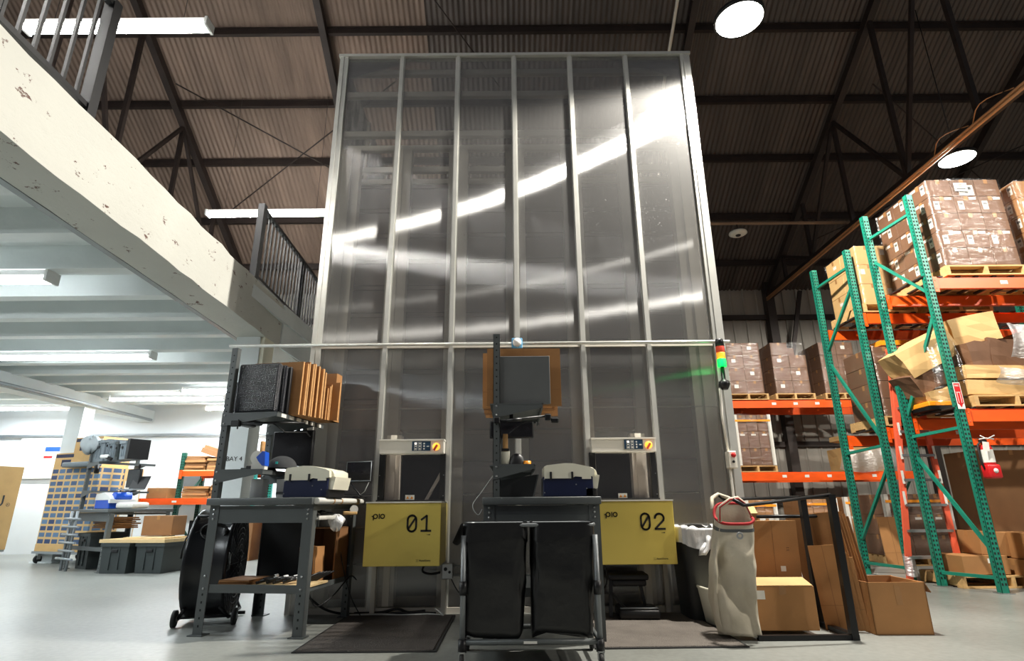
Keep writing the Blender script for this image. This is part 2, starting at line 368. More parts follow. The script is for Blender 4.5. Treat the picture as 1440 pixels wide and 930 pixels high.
# ================================================================== STRUCTURE
YW, ZE, TS = 13.5, 6.1, .62            # back wall, eave height, roof slope
def roofz(y): return ZE + TS * (YW - y)
struct('floor', MB().box((-16, -6, -.2), (20, 18, 0)), 'floor', 'grey polished concrete warehouse floor')
# corrugated roof: sheets laid side by side, each with its own corrugations
ceil = struct('ceiling', None, None, 'brown corrugated steel roof on purlins and trusses')
def sheet_mesh(m_):
    mb = MB(); W, pitch, a = .92, .1, .016; n = 46
    y0, y1 = 2.5, 14.0
    def fn(u, v):
        x = (u - .5) * W; y = y0 + (y1 - y0) * v
        return (x, y, roofz(y) + .10 + a * math.cos(2 * PI * x / pitch))
    mb.grid(fn, n, 1); return mb.mesh('roof_sheet', m_)
_sh, _sh2 = sheet_mesh('corrug'), sheet_mesh('corrug_dark')
for k in range(40):
    O('roof_sheet', _sh if -15.5 + k * .9 < -1.9 else _sh2, ceil, (-15.5 + k * .9, 0, R.uniform(0, .012)))
_pu = MB().box((-16, -.035, -.14), (20, .035, .0)).box((-16, -.05, -.02), (20, .05, .0)).mesh('purlin', 'dark_steel')
for y in (3.9, 5.0, 6.1, 7.2, 8.31, 9.42, 10.46, 11.66, 12.75):
    O('purlin', _pu, ceil, (0, y, roofz(y) + .075), (-math.atan(TS) * 0, 0, 0))
def truss(x, light=False):
    t = part(ceil, 'truss', MB().bar((x, 2.6, roofz(2.6) - .14), (x, 13.4, roofz(13.4) - .14), .12, .16), 'dark_steel')
    if light: return
    part(t, 'truss_bottom_chord', MB().bar((x, 2.6, 6.0), (x, 13.4, 5.93), .12, .14), 'dark_steel')
    ys = [3.6, 5.1, 6.6, 8.1, 9.65, 11.2, 12.4]
    for i, y in enumerate(ys):
        part(t, 'truss_post', MB().bar((x, y, 6.0), (x, y, roofz(y) - .18), .07, .07), 'dark_steel')
        if i:
            part(t, 'truss_brace', MB().bar((x, y, 6.0) if i % 2 else (x, ys[i-1], 6.0), (x, ys[i-1], roofz(ys[i-1]) - .2) if i % 2 else (x, y, roofz(y) - .2), .06, .06), 'dark_steel')
for x in (-6.6, 6.5, 13.0): truss(x)
for x in (-9.9, -3.4, 3.3, 9.8): truss(x, True)
# rod cross-bracing in the roof plane
for a, b in (((-6.4, 8.9), (-2.2, 11.3)), ((-6.4, 11.3), (-2.2, 8.9)), ((-3.2, 5.6), (-.2, 9.0)), ((7, 9), (12.6, 12)), ((7, 12), (12.6, 9))):
    part(ceil, 'brace_rod', MB().tube([(a[0], a[1], roofz(a[1]) - .25), (b[0], b[1], roofz(b[1]) - .25)], .014, 6), 'dark_steel')
# pipe and conduits under the roof
part(ceil, 'sprinkler_pipe', MB().tube([(-1, 9.8, 6.1), (6.6, 9.8, 6.1)], .03, 10), 'concrete_pipe')
for dz, r in ((.0, .022), (-.055, .022)):
    part(ceil, 'conduit', MB().tube([(6.40, 2.6, 5.93 + dz), (6.40, 13.3, 5.86 + dz)], r, 8), 'conduit')
def loop(y):
    return [(6.40 + .05 * math.sin(k * .9), y + k * .09, 5.95 + .13 * math.sin(k / 8 * PI)) for k in range(9)]
for y in (5.95, 6.7): part(ceil, 'cable_loop', MB().tube(loop(y), .008, 6), 'conduit')
part(ceil, 'roof_conduit', MB().tube([(2.95, 2.6, roofz(2.6) - .3), (2.95, 9.2, roofz(9.2) - .3)], .03, 8), 'alu_dull')
part(ceil, 'hanger_post', MB().bar((1.5, 7.0, 8.9), (1.5, 7.0, roofz(7.0)), .14, .14), 'dark_steel')
# back wall: ribbed steel sheets with a girt and stanchions
wb = struct('wall_back', MB().box((-16, YW + .06, 0), (20, YW + .2, 6.4)), 'wallmetal', 'ribbed metal back wall of the warehouse')
def wsheet():
    mb = MB(); prof = [(-.17, 0), (-.13, 0), (-.115, -.03), (-.085, -.03), (-.07, 0), (.17, 0)]
    for i in range(len(prof) - 1):
        (x0, y0), (x1, y1) = prof[i], prof[i + 1]
        mb.add([(x0, y0, 0), (x1, y1, 0), (x1, y1, 6.3), (x0, y0, 6.3)], [(0, 1, 2, 3)])
    return mb.mesh('wall_sheet', 'wallmetal')
_ws = wsheet()
for k in range(48): O('wall_sheet', _ws, wb, (2.0 + k * .335, YW + .05, 0))
for z in (5.35, 3.9, 2.2, .9): part(wb, 'girt', MB().box((-16, YW - .05, z), (20, YW + .04, z + .12)), 'girt')
for x in (-6.6, -.05, 3.3, 6.5, 9.8, 13): part(wb, 'stanchion', MB().box((x - .1, YW - .18, 0), (x + .1, YW + .04, 6.3)), 'girt')
part(wb, 'knee_brace', MB().bar((6.62, 13.3, 3.6), (7.2, 13.2, 6.0), .09, .09), 'dark_steel')
struct('wall_left', MB().box((-13.6, -6, 0), (-13.4, 13.5, 6.4)), 'white_wall', 'white painted wall far left')
struct('wall_right', MB().box((17.4, -6, 0), (17.6, 13.5, 6.4)), 'wallmetal', 'metal wall far right')
struct('wall_back_white', MB().box((-13.4, 13.2, 0), (-2.6, 13.32, 3.3)), 'white_wall', 'white painted wall under the mezzanine')

# ------------------------------------------------------------------ mezzanine
mz = struct('floor_mezzanine', MB().box((-13.4, .5, 3.34), (-3.1, 13.2, 3.5)), 'mezz', 'white painted mezzanine deck with ribbed underside')
a = math.atan(.048)
mbm = MB()
def bx(y): return -2.80 - .048 * y
# main edge beam: slightly uneven long box
def beamfn(side):
    pass
n = 40; vs = []; fs = []
for i in range(n + 1):
    y = .8 + (9.6 - .8) * i / n; x = bx(y)
    j = lambda s: R.uniform(-s, s)
    vs += [(x + j(.004), y, 3.0 + j(.008)), (x + j(.004), y, 3.58 + j(.012)), (x - .38, y, 3.58), (x - .38, y, 3.0 + j(.004))]
for i in range(n):
    o = i * 4
    for k in range(4): fs.append((o + k, o + (k + 1) % 4, o + 4 + (k + 1) % 4, o + 4 + k))
fs += [(0, 1, 2, 3), tuple(n * 4 + k for k in (3, 2, 1, 0))]
part(mz, 'edge_beam', MB().add(vs, fs), 'beam')
part(mz, 'beam_end_plate', MB().box((bx(7.35) - .0, 7.35, 2.99), (bx(7.35) + .02, 9.7, 3.6)), 'mezz')
part(mz, 'beam_flange', MB().bar((bx(.8) - .42, .8, 3.03), (bx(9.6) - .42, 9.6, 3.03), .06, .06), 'pale_steel')
_js = MB().box((-13.4, -.07, 3.1), (-3.3, .07, 3.35)).mesh('joist', 'mezz')
for k in range(15): O('joist', _js, mz, (0, 2.1 + k * .72, 0))
part(mz, 'cross_beam', MB().box((-8.75, 3, 2.86), (-8.4, 13.2, 3.12)), 'mezz')
part(mz, 'beam_conduit', MB().tube([(-8.32, 3, 2.9), (-8.32, 10.6, 2.9), (-8.32, 13, 2.88)], .03, 8), 'pale_steel')
part(mz, 'cross_beam', MB().box((-13.3, 3, 2.86), (-12.9, 13.2, 3.12)), 'mezz')
for x, y, wd in ((bx(7.0) - .20, 7.0, .30), (-8.58, 11.2, .30), (-12.6, 11.2, .3)):
    c = part(mz, 'column', MB().box((x - wd/2, y - wd/2, 0), (x + wd/2, y + wd/2, 3.02)).box((x - wd/2 - .06, y - wd/2 - .06, 0), (x + wd/2 + .06, y + wd/2 + .06, .03)), 'mezz')
    if y == 7.0:
        lettering(c, 'BAY 4', .075, (x - .075, y - wd/2 - .002, 1.46), (PI/2, 0, 0))
        part(c, 'corner_guard', MB().box((x + wd/2, y - wd/2 + .02, 2.2), (x + wd/2 + .05, y + wd/2, 3.0)), 'cream')
# railings on the edge of the mezzanine
def railing(y0, y1, label):
    t = thing('railing', label, 'railing', (0, 0, 0), 0, 'dark railings along the mezzanine edge')
    X = lambda y: bx(y) - .10
    for y in (y0, y1): part(t, 'post', MB().box((X(y) - .04, y - .04, 3.56), (X(y) + .04, y + .04, 4.68)), 'blackm')
    if y1 - y0 > 1.8:
        y = (y0 + y1) / 2 + .25; part(t, 'post', MB().box((X(y) - .035, y - .035, 3.56), (X(y) + .035, y + .035, 4.62)), 'blackm')
    for z in (4.64, 3.70): part(t, 'rail', MB().bar((X(y0), y0, z), (X(y1), y1, z), .05, .04), 'blackm')
    n = int((y1 - y0) / .125)
    for k in range(1, n):
        y = y0 + (y1 - y0) * k / n
        part(t, 'baluster', MB().box((X(y) - .011, y - .011, 3.7), (X(y) + .011, y + .011, 4.64)), 'blackm')
railing(1.2, 3.42, 'black metal railing at the near end of the mezzanine edge')
railing(6.5, 9.4, 'black metal railing by the far left edge of the storage tower')

# ------------------------------------------------------------------ lamps
def highbay(loc, label, r=.27, k=1.):
    t = thing('high_bay_lamp', label, 'lamp', loc, 0, 'high bay lamps')
    part(t, 'housing', MB().lathe([(.05, .19), (.09, .16), (.11, .08), (r, .05), (r, .0), (r - .02, .0)], 28, cap=False), 'blackm')
    part(t, 'diffuser', MB().lathe([(r - .02, .004), (r * .55, -.004), (.001, -.008)], 28, cap=False), 'lens')
    part(t, 'hook', MB().tube([(0, 0, .18), (0, 0, roofz(loc[1]) - loc[2] - .12)], .008, 6), 'blackm')
    d = bpy.data.lights.new('high_bay_light', 'SPOT'); d.spot_size = rad(166); d.spot_blend = .22; d.shadow_soft_size = .11; d.energy = HIGHBAY_W * k; d.color = (1, .95, .86)
    O('lamp_light', d, t, (0, 0, -.18))
highbay((2.57, 5.0, 6.09), 'glaring round high bay lamp just right of the tower top', k=1.5)
highbay((7.30, 8.0, 6.28), 'glaring round high bay lamp above the rack of shrink-wrapped cartons', k=.62)
highbay((6.6, 4.2, 6.1), 'high bay lamp over the right aisle beside the near rack', k=.32)
highbay((9.2, 2.0, 6.1), 'high bay lamp out over the far right aisle', k=.8)
def strip(loc, L, label, tube, W=None, z_hang=None, grp='strip lights'):
    t = thing('strip_light', label, 'strip light', loc, 0, grp)
    part(t, 'body', MB().box((-L/2, -.06, .0), (L/2, .06, .05)), 'white')
    for y in (-.05, .05): part(t, 'tube', MB().tube([(-L/2 + .03, y, -.03), (L/2 - .03, y, -.03)], .019, 10), tube)
    for x in (-L/2, L/2): part(t, 'end_cap', MB().box((x - .015, -.08, -.06), (x + .015, .08, .05)), 'white')
    if z_hang:
        for x in (-L/2 + .3, L/2 - .3): part(t, 'hanger_wire', MB().tube([(x, 0, .05), (x, 0, z_hang - loc[2])], .004, 5), 'dark_steel')
    if W:
        d = bpy.data.lights.new('strip_light_light', 'AREA'); d.shape = 'RECTANGLE'; d.size = L; d.size_y = .14; d.energy = W; d.color = (.90, .97, 1)
        O('lamp_light', d, t, (0, 0, -.07))
G = 'strip lights under the roof'
strip((-4.38, 5.0, 6.08), 2.05, 'glowing twin tube strip light seen through the near railing bars', 'tube', None, roofz(5.0), G)
strip((-4.45, 9.3, 6.13), 2.3, 'glowing twin tube strip light behind the far railing', 'tube', None, roofz(9.3), G)
strip((-4.38, .8, 6.08), 2.05, 'twin tube strip light over the mezzanine next to the camera side', 'tube', None, roofz(2.5), G)
G = 'strip lights under the mezzanine'
for x, y, lb in ((-5.55, 5.0, 'strip light under the mezzanine nearest the chipped edge beam'), (-6.35, 7.9, 'long strip light in the middle of the mezzanine ceiling'),
                 (-6.9, 11.2, 'strip light on the mezzanine ceiling above the flattened cartons'), (-5.0, 10.4, 'strip light on the mezzanine ceiling behind the white column'),
                 (-10.6, 9.4, 'strip light over the printed tall cartons far left'), (-10.6, 12.2, 'strip light beside the far left white wall'),
                 (-5.6, 12.4, 'strip light on the mezzanine ceiling nearest the back wall'), (-9.6, 5.0, 'strip light under the mezzanine out to the far left'), (-5.4, 2.2, 'strip light under the mezzanine at the camera end')):
    strip((x, y, 3.05), 2.3, lb, 'tubem', MEZZ_W, None, G)
t = thing('smoke_detector', 'round white and dark sensor disc hung from the roof pipe', 'detector', (4.35, 9.8, 5.88))
part(t, 'disc', MB().lathe([(.02, .05), (.16, .03), (.17, .0), (.12, -.03), (.001, -.03)], 24), 'paper')
part(t, 'eye', MB().lathe([(.05, -.03), (.04, -.05), (.001, -.05)], 16), 'blackm')
part(t, 'stem', MB().tube([(0, 0, .05), (0, 0, .21)], .012, 6), 'blackm')
t = thing('ceiling_sensor', 'small white disc sensor on the mezzanine ceiling', 'sensor', (-6.75, 8.2, 3.09))
part(t, 'disc', MB().lathe([(.07, .02), (.07, .0), (.05, -.03), (.001, -.035)], 18), 'white')

# ================================================================== STORAGE TOWER
CX = [.05 + (i - 3) * .6817 for i in range(7)]
YF, HT = 5.64, 6.2
tw = thing('storage_tower', 'tall clear polycarbonate tower with white aluminium mullions', 'tower', (0, YF, 0))
SL = ((1, -.0), (4, .0))
_mu = MB().box((-.02, -.03, 0), (.02, .03, HT)).box((-.032, -.008, 0), (.032, .012, HT)).mesh('mullion', 'alu')
for i in range(1, 6): O('mullion', _mu, tw, (CX[i], 0, 0))
for x0, x1 in ((-2.075, -1.975), (2.085, 2.20)):
    part(tw, 'corner_post', MB().box((x0, -.03, 0), (x1, .07, HT)).box((x0 + .035, -.042, 0), (x0 + .05, -.03, HT)), 'alu')
part(tw, 'top_rail', MB().box((-2.09, -.045, HT), (2.21, .06, HT + .035)), 'alu')
part(tw, 'bottom_rail', MB().box((-2.07, -.02, 0), (2.19, .03, .05)), 'alu_dull')
part(tw, 'cross_tube', MB().tube([(-2.9, -.06, 2.515), (2.2, -.06, 2.52), (2.235, -.06, 2.52)], .017, 10), 'alu')
for i in range(6):
    xa, xb = CX[i] + .022, CX[i + 1] - .022
    w_ = xb - xa
    def panel(z0, z1):
        o = part(tw, 'panel', MB().box((-w_/2, -.004, -(z1 - z0)/2), (w_/2, .004, (z1 - z0)/2)), 'poly', ((xa + xb)/2, 0, (z0 + z1)/2), (rad(R.uniform(-.10, .10)), 0, rad(R.uniform(-.12, .12))))
    panel(2.53, HT - .01)
    if i in (1, 4): panel(1.56, 2.505); panel(.06, .93)
    else: panel(.06, 2.505)
    part(tw, 'transom', MB().box((xa, -.02, 2.49), (xb, .02, 2.51)), 'alu_dull')
    for z, h in ((1.86, .012),): part(tw, 'stiffener', MB().box((xa, .02, z), (xb, .03, z + h)), 'alu_dull')
# side panels
for x in (-2.04, 2.15):
    for k in range(3):
        y0 = .08 + k * 1.15
        part(tw, 'side_panel', MB().box((x - .004, y0, .05), (x + .004, y0 + 1.12, HT)), 'poly')
        part(tw, 'side_post', MB().box((x - .03, y0 + 1.11, 0), (x + .03, y0 + 1.16, HT)), 'alu_dull')
part(tw, 'back_panel', MB().box((-2.05, 3.55, 0), (2.17, 3.57, HT)), 'bin')
# inner grid columns and track beams, seen through the panels
_co = MB().box((-.115, -.06, 0), (.115, .06, 5.1)).box((-.012, -.075, 0), (.012, -.06, 5.1)).mesh('grid_column', 'alu_dull')
for i in range(7):
    for y in (.34, 1.36, 2.3): O('grid_column', _co, tw, (CX[i] + (.06 if i == 0 else -.06 if i == 6 else 0), y, 0))
_tr = MB().box((-2.0, -.03, 0), (2.1, .03, .07)).mesh('track_beam', 'track')
for y, z in ((.06, 5.66), (.06, 5.10), (.10, 6.02), (.34, 5.1), (.42, 4.85), (.85, 4.95), (1.3, 4.95), (1.75, 4.95), (2.2, 4.95), (2.65, 4.95), (3.4, 5.4)):
    O('track_beam', _tr, tw, (0, y, z))
for i in range(7):
    part(tw, 'track_runner', MB().box((CX[i] - .03, .42, 4.97), (CX[i] + .03, 3.4, 5.03)), 'alu_dull')
# storage bins stacked in the grid
_bin = MB().box((-.27, -.36, 0), (.27, .36, .30)).box((-.29, -.38, .27), (.29, .38, .315)).mesh('storage_bin', 'bin')
for i in range(6):
    for k in range(14):
        z = .05 + k * .335
        if i in (1, 4) and k < 5: continue
        tag(O('storage_bin', _bin, None, ((CX[i] + CX[i+1])/2, YF + .86, z)), 'dark storage bin behind the clear panels, %s bay from left, %s up' % (ORD[i], ORD[k]), 'bin', 'storage bins inside the tower')
for i in (1, 4):    # inner guard plates behind each port
    part(tw, 'port_back_plate', MB().box((CX[i] + .02, .62, .06), (CX[i+1] - .02, .64, 1.7)), 'bench_dark')
    part(tw, 'inner_ramp', MB().bar((CX[i] + .46, .08, .97), (CX[i] + .62, .08, 1.26), .03, .03), 'alu_dull')
    s_ = 1 if i == 1 else -1
    xc = CX[i] + (.14 if i == 1 else .50)
    part(tw, 'inner_column', MB().box((xc - .07, .0, .06), (xc + .07, .12, 1.6)).box((xc - .03, -.01, .06), (xc + .03, .0, 1.6)), 'alu_dull')

# ------------------------------------------------------------------ pick ports
def stroke(mb, pts, w, y, closed=False):
    """flat stroke through pts in the XZ plane at depth y"""
    n = len(pts)
    for i in range(n if closed else n - 1):
        p, q = Vector((pts[i][0], 0, pts[i][1])), Vector((pts[(i+1) % n][0], 0, pts[(i+1) % n][1]))
        d = (q - p).normalized() * w * .25
        mb.bar((p.x - d.x, y, p.z - d.z), (q.x + d.x, y, q.z + d.z), w, .0012, up=(0, 1, 0))
    return mb
def ring(cx, cz, rx, rz, n=20): return [(cx + rx * math.cos(2*PI*k/n), cz + rz * math.sin(2*PI*k/n)) for k in range(n)]
def stadium(cx, cz, rx, h, n=8):
    p = [(cx + rx * math.cos(PI*k/n), cz + h/2 - rx + rx * math.sin(PI*k/n)) for k in range(n+1)]
    return p + [(cx - rx * math.cos(PI*k/n), cz - h/2 + rx - rx * math.sin(PI*k/n)) for k in range(n+1)]
def port(xl, digit, label):
    t = thing('pick_port', label, 'pick port', (xl, 0, 0), 0, 'yellow pick ports of the tower')
    W = .655; X1 = W
    bd = part(t, 'hatch_box', MB().rbox((0, 5.16, .44), (W, 5.60, .955), .004, 1), 'yellow', label='yellow sheet metal box')
    part(t, 'hatch_lid', MB().box((-.004, 5.15, .955), (W + .004, 5.60, .967)), 'portgrey')
    hd = part(t, 'header', MB().rbox((.012, 5.46, 1.405), (.625, 5.60, 1.535), .005, 1).box((.01, 5.45, 1.525), (.63, 5.6, 1.54)), 'portgrey')
    cp = part(hd, 'control_panel', MB().box((.325, 5.452, 1.43), (.50, 5.462, 1.518)), 'portblue')
    mb = MB()
    for k, x in enumerate((.36, .40, .44)):
        for z in (1.448, 1.473, 1.497): mb.box((x - .007, 5.449, z - .007), (x + .007, 5.453, z + .007))
    mb.box((.465, 5.449, 1.466), (.488, 5.453, 1.476))
    part(t, 'button', mb, 'paper')
    mb = MB()
    for x in (.36, .40): stroke(mb, [(x - .013, 1.437), (x + .013, 1.437), (x + .013, 1.51), (x - .013, 1.51)], .003, 5.451, True)
    part(t, 'button_outline', mb, 'paper')
    part(t, 'indicator', MB().box((.353, 5.446, 1.490), (.367, 5.450, 1.504)), 'led_w')
    k_ = part(t, 'rotary_switch', MB().lathe([(.034, 0), (.034, -.012), (.028, -.018), (.001, -.018)], 24, (.555, 5.462, 1.468), 'Y'), 'led_o')
    part(k_, 'switch_lever', MB().bar((.567, 5.438, 1.482), (.535, 5.438, 1.432), .02, .02, (0, 1, 0)), 'redor')
    # opening: black side strips and tinted pane
    for x0, x1 in ((.0, .055), (.585, .635)): part(t, 'side_strip', MB().box((x0, 5.55, .96), (x1, 5.6, 1.41)), 'black')
    mb = MB()
    for x in (.012, .622):
        for z in (1.02, 1.21): mb.lathe([(.004, 0), (.004, -.004)], 8, (x, 5.55, z), 'Y')
    part(t, 'screw', mb, 'chrome')
    part(t, 'sill', MB().box((.0, 5.5, .966), (W - .02, 5.6, .985)), 'black')
    part(t, 'window_pane', MB().box((.05, 5.585, .98), (.59, 5.59, 1.41)), 'glass')
    wl = part(t, 'warning_label', MB().box((.26, 5.578, .985), (.345, 5.584, 1.03)), 'paper')
    mb = MB()
    for x in (.283, .322): mb.add([(x - .014, 5.576, .995), (x + .014, 5.576, .995), (x, 5.576, 1.02)], [(0, 1, 2)])
    part(wl, 'warning_triangle', mb, 'knob')
    # print on the front face
    Y = 5.157
    mb = MB(); stroke(mb, ring(.086, .845, .017, .017), .008, Y, True); stroke(mb, [(.056, .845), (.072, .845)], .008, Y); stroke(mb, [(.069, .845), (.069, .815)], .008, Y)
    stroke(mb, [(.119, .865), (.119, .826)], .008, Y); stroke(mb, ring(.148, .845, .017, .017), .008, Y, True)
    part(bd, 'logo', mb, 'ink')
    mb = MB(); w2 = .0165
    c0 = .405; stroke(mb, stadium(c0, .785, .037, .132), w2, Y, True); stroke(mb, [(c0 - .027, .745), (c0 + .027, .825)], w2, Y)
    c1 = .528
    if digit == 1: stroke(mb, [(c1 - .042, .815), (c1 + .004, .848), (c1 + .004, .722)], w2, Y); stroke(mb, [(c1 - .042, .724), (c1 + .042, .724)], w2, Y)
    else:
        stroke(mb, [(c1 - .038, .812)] + [(c1 - .038 * math.cos(PI*k/8), .812 + .037 * math.sin(PI*k/8)) for k in range(9)] + [(c1 + .034, .795), (c1 - .038, .727)], w2, Y)
        stroke(mb, [(c1 - .042, .724), (c1 + .044, .724)], w2, Y)
    part(bd, 'digits', mb, 'ink')
    part(bd, 'small_print', MB().box((.536, Y - .001, .692), (.548, Y, .695)).box((.552, Y - .001, .690), (.566, Y, .697)), 'ink')
    lettering(bd, 'AutoStore', .023, (.478, 5.158, .478), (PI/2, 0, 0))
    mb = MB()
    for x, z in ((.455, .492), (.462, .484), (.455, .476), (.468, .492), (.468, .476)): mb.box((x - .002, Y - .001, z - .002), (x + .002, Y, z + .002))
    part(bd, 'dot_mark', mb, 'ink')
    for x in (-.01, W - .03): part(t, 'support_leg', MB().box((x, 5.56, 0), (x + .04, 5.60, .44)), 'alu_dull')
port(-1.285, 1, 'yellow pick port numbered 01 left of the black bag cart')
port(.735, 2, 'yellow pick port numbered 02 right of the black bag cart')
t = thing('junction_box', 'small silver junction box by the lower corner of port 01', 'junction box', (-.60, 5.52, .30))
part(t, 'case', MB().rbox((-.05, -.04, 0), (.05, .04, .13), .006, 1), 'chrome')
part(t, 'socket', MB().lathe([(.016, 0), (.016, -.006)], 14, (-.015, -.04, .085), 'Y').lathe([(.012, 0), (.012, -.006)], 14, (.022, -.04, .06), 'Y'), 'black')
for z in (.03, .11): part(t, 'conduit_arm', MB().tube([(.05, 0, z), (.34, .02, z)], .009, 8), 'chrome')
# stack light and stop box on the right corner
t = thing('signal_tower', 'stack light of red amber and green lenses on the tower corner', 'signal light', (2.09, 5.48, 2.10))
part(t, 'bracket', MB().lathe([(.03, -.10), (.055, -.05), (.05, -.02), (.02, 0), (.018, .13)], 16), 'blackm')
part(t, 'arm', MB().box((-.012, 0, -.05), (.012, .13, -.03)), 'blackm')
for nme, z0, z1, m_ in (('green_lens', .13, .21, 'led_g'), ('amber_lens', .21, .275, 'led_a'), ('red_lens', .275, .34, 'led_r')):
    part(t, nme, MB().lathe([(.040, z0), (.042, z0 + .01), (.042, z1 - .01), (.040, z1)], 20), m_)
part(t, 'cap', MB().lathe([(.042, .34), (.042, .40), (.036, .415), (.001, .415)], 20), 'blackm')
d = bpy.data.lights.new('beacon_light', 'POINT'); d.energy = .5; d.color = (.02, 1, .2); d.shadow_soft_size = .03
O('lamp_light', d, t, (-.03, -.075, .17))
t = thing('stop_switch_box', 'small grey switch box with red stop button on the tower corner', 'switch box', (2.09, 5.56, 1.25))
part(t, 'case', MB().rbox((-.03, -.05, 0), (.045, .05, .16), .006, 1), 'portgrey')
part(t, 'stop_button', MB().lathe([(.018, 0), (.024, -.02), (.02, -.03), (.001, -.03)], 16, (.01, -.05, .12), 'Y'), 'red')
part(t, 'keyhole', MB().lathe([(.012, 0), (.012, -.008)], 12, (.01, -.05, .06), 'Y'), 'black')
part(t, 'conduit', MB().tube([(.0, .03, 0), (.0, .03, -1.2)], .012, 8), 'alu_dull')
part(t, 'conduit', MB().tube([(.0, .03, .16), (-.02, .03, .5), (-.01, .02, .78)], .012, 8), 'alu_dull')
t = thing('tower_sensor', 'round white sensor on a blue plate at the middle mullion', 'sensor', (.05, 5.55, 2.515))
part(t, 'plate', MB().rbox((-.055, -.01, -.06), (.055, .01, .05), .006, 1), pm('sensor_blue', (96, 158, 196), .5))
part(t, 'dome', MB().lathe([(.045, -.01), (.045, -.03), (.03, -.05), (.001, -.055)], 22, (0, 0, 0), 'Y'), 'white')
# ================================================================== WORKBENCHES
def bench(loc, rz, label, w=.9, d=1.15, group='grey steel packing benches', H=1.0, top=2.28, low=True, ux=.03):
    t = thing('packing_bench', label, 'workbench', loc, rz, group)
    part(t, 'worktop', MB().rbox((0, 0, H - .055), (w, d, H), .006, 2), 'grey_steel')
    def leg(x, y, nm='leg'):
        sx = 1 if x < w/2 else -1
        mb = MB().prism([(x - sx*.035, 0), (x + sx*.04, 0), (x + sx*.045, H - .055), (x - sx*.035, H - .055)], y - .004, y + .004)
        mb.box((x - sx*.035 - .003, y, 0), (x - sx*.035 + .003, y + (.06 if y < d/2 else -.06), H - .055))
        mb.box((x - .06, y - .03, 0), (x + .06, y + .07, .008))
        lg = part(t, nm, mb, 'grey_steel')
        b = MB()
        for z in (.91, .875, .84, .33, .42): b.lathe([(.009, 0), (.009, -.006), (.001, -.008)], 8, (x + sx*.005, y - .004, z), 'Y')
        part(lg, 'bolt', b, 'chrome')
        h = holes_mb(MB(), x + sx*.004, None, y - .004, .06, .28, .055, .012, .016)
        part(lg, 'slot', h, 'hole')
    for x in (.045, w - .045):
        for y in (.05, d - .05): leg(x, y)
    part(t, 'apron', MB().box((.06, .052, H - .19), (w - .06, .062, H - .06)).box((.06, .05, H - .095), (w - .06, .09, H - .085)), 'grey_steel')
    for x in (w - .06, .045): part(t, 'side_rail', MB().box((x, .06, H - .09), (x + .015, d - .06, H - .06)), 'grey_steel')
    if low:
        part(t, 'lower_shelf', MB().box((.03, .06, .325), (w - .03, d - .08, .335)).box((.03, .055, .30), (w - .03, .062, .36)).box((.03, d - .09, .30), (w - .03, d - .08, .345)).box((w - .034, .06, .305), (w - .028, d - .08, .345)), 'grey_steel')
    # uprights with cantilever arms
    for y in (.13, d - .12):
        u = part(t, 'upright', MB().box((ux, y - .03, H), (ux + .055, y - .026, top)).box((ux, y - .03, H), (ux + .004, y + .02, top)).box((ux + .051, y - .03, H), (ux + .055, y + .02, top)), 'grey_steel')
        part(u, 'slot', holes_mb(MB(), ux + .0275, None, y - .03, H + .05, top - .02, .055, .011, .011), 'hole')
        for nm, z, L in (('shelf_arm', 1.66, .43), ('lower_shelf_arm', 1.19, .36)):
            part(u, nm, MB().prism([(ux, z - .075), (.034 + L, z + .005), (.034 + L, z + .04), (ux, z + .04)], y - .038, y - .032), 'grey_steel')
            b = MB()
            for q in (-.05, .02): b.lathe([(.008, 0), (.008, -.006), (.001, -.008)], 8, (ux + .026, y - .038, z + q), 'Y')
            part(u, 'bolt', b, 'chrome')
    part(t, 'upper_shelf', MB().box((.05, .09, 1.69), (.47, d, 1.70)).box((.46, .09, 1.66), (.47, d, 1.70)), 'grey_steel')
    part(t, 'middle_shelf', MB().box((.05, .09, 1.215), (.40, d, 1.225)).box((.39, .09, 1.19), (.40, d, 1.225)), 'grey_steel')
    return t
def at(loc, rz, x, y, z=0):
    c, s = math.cos(rz), math.sin(rz)
    return (loc[0] + c * x - s * y, loc[1] + s * x + c * y, z)
B1, R1 = (-2.46, 4.72, 0), rad(-8)
B2, R2 = (-.23, 4.36, 0), rad(0)
bench(B1, R1, 'grey steel packing bench in front of the black drum fan', .9, .94, ux=-.035)
bench(B2, R2, 'grey steel packing bench behind the black bag cart', .88, 1.12, H=.985, ux=.075)
b1 = lambda x, y, z=0: at(B1, R1, x, y, z)
b2 = lambda x, y, z=0: at(B2, R2, x, y, z)
# wrapping paper roll on the right edge of bench 1
t = thing('edge_roll', 'off-white foam strip along the right edge of the left bench', 'foam strip', b1(.9, 0, .985), R1)
part(t, 'roll', MB().tube([(.02, .03, -.012), (.02, .5, -.010), (.02, .95, -.014)], .025, 10), 'paper')
for y in (.3, .45, .8): part(t, 'tape_band', MB().tube([(.02, y, -.012), (.02, y + .02, -.012)], .0265, 10), 'cut')
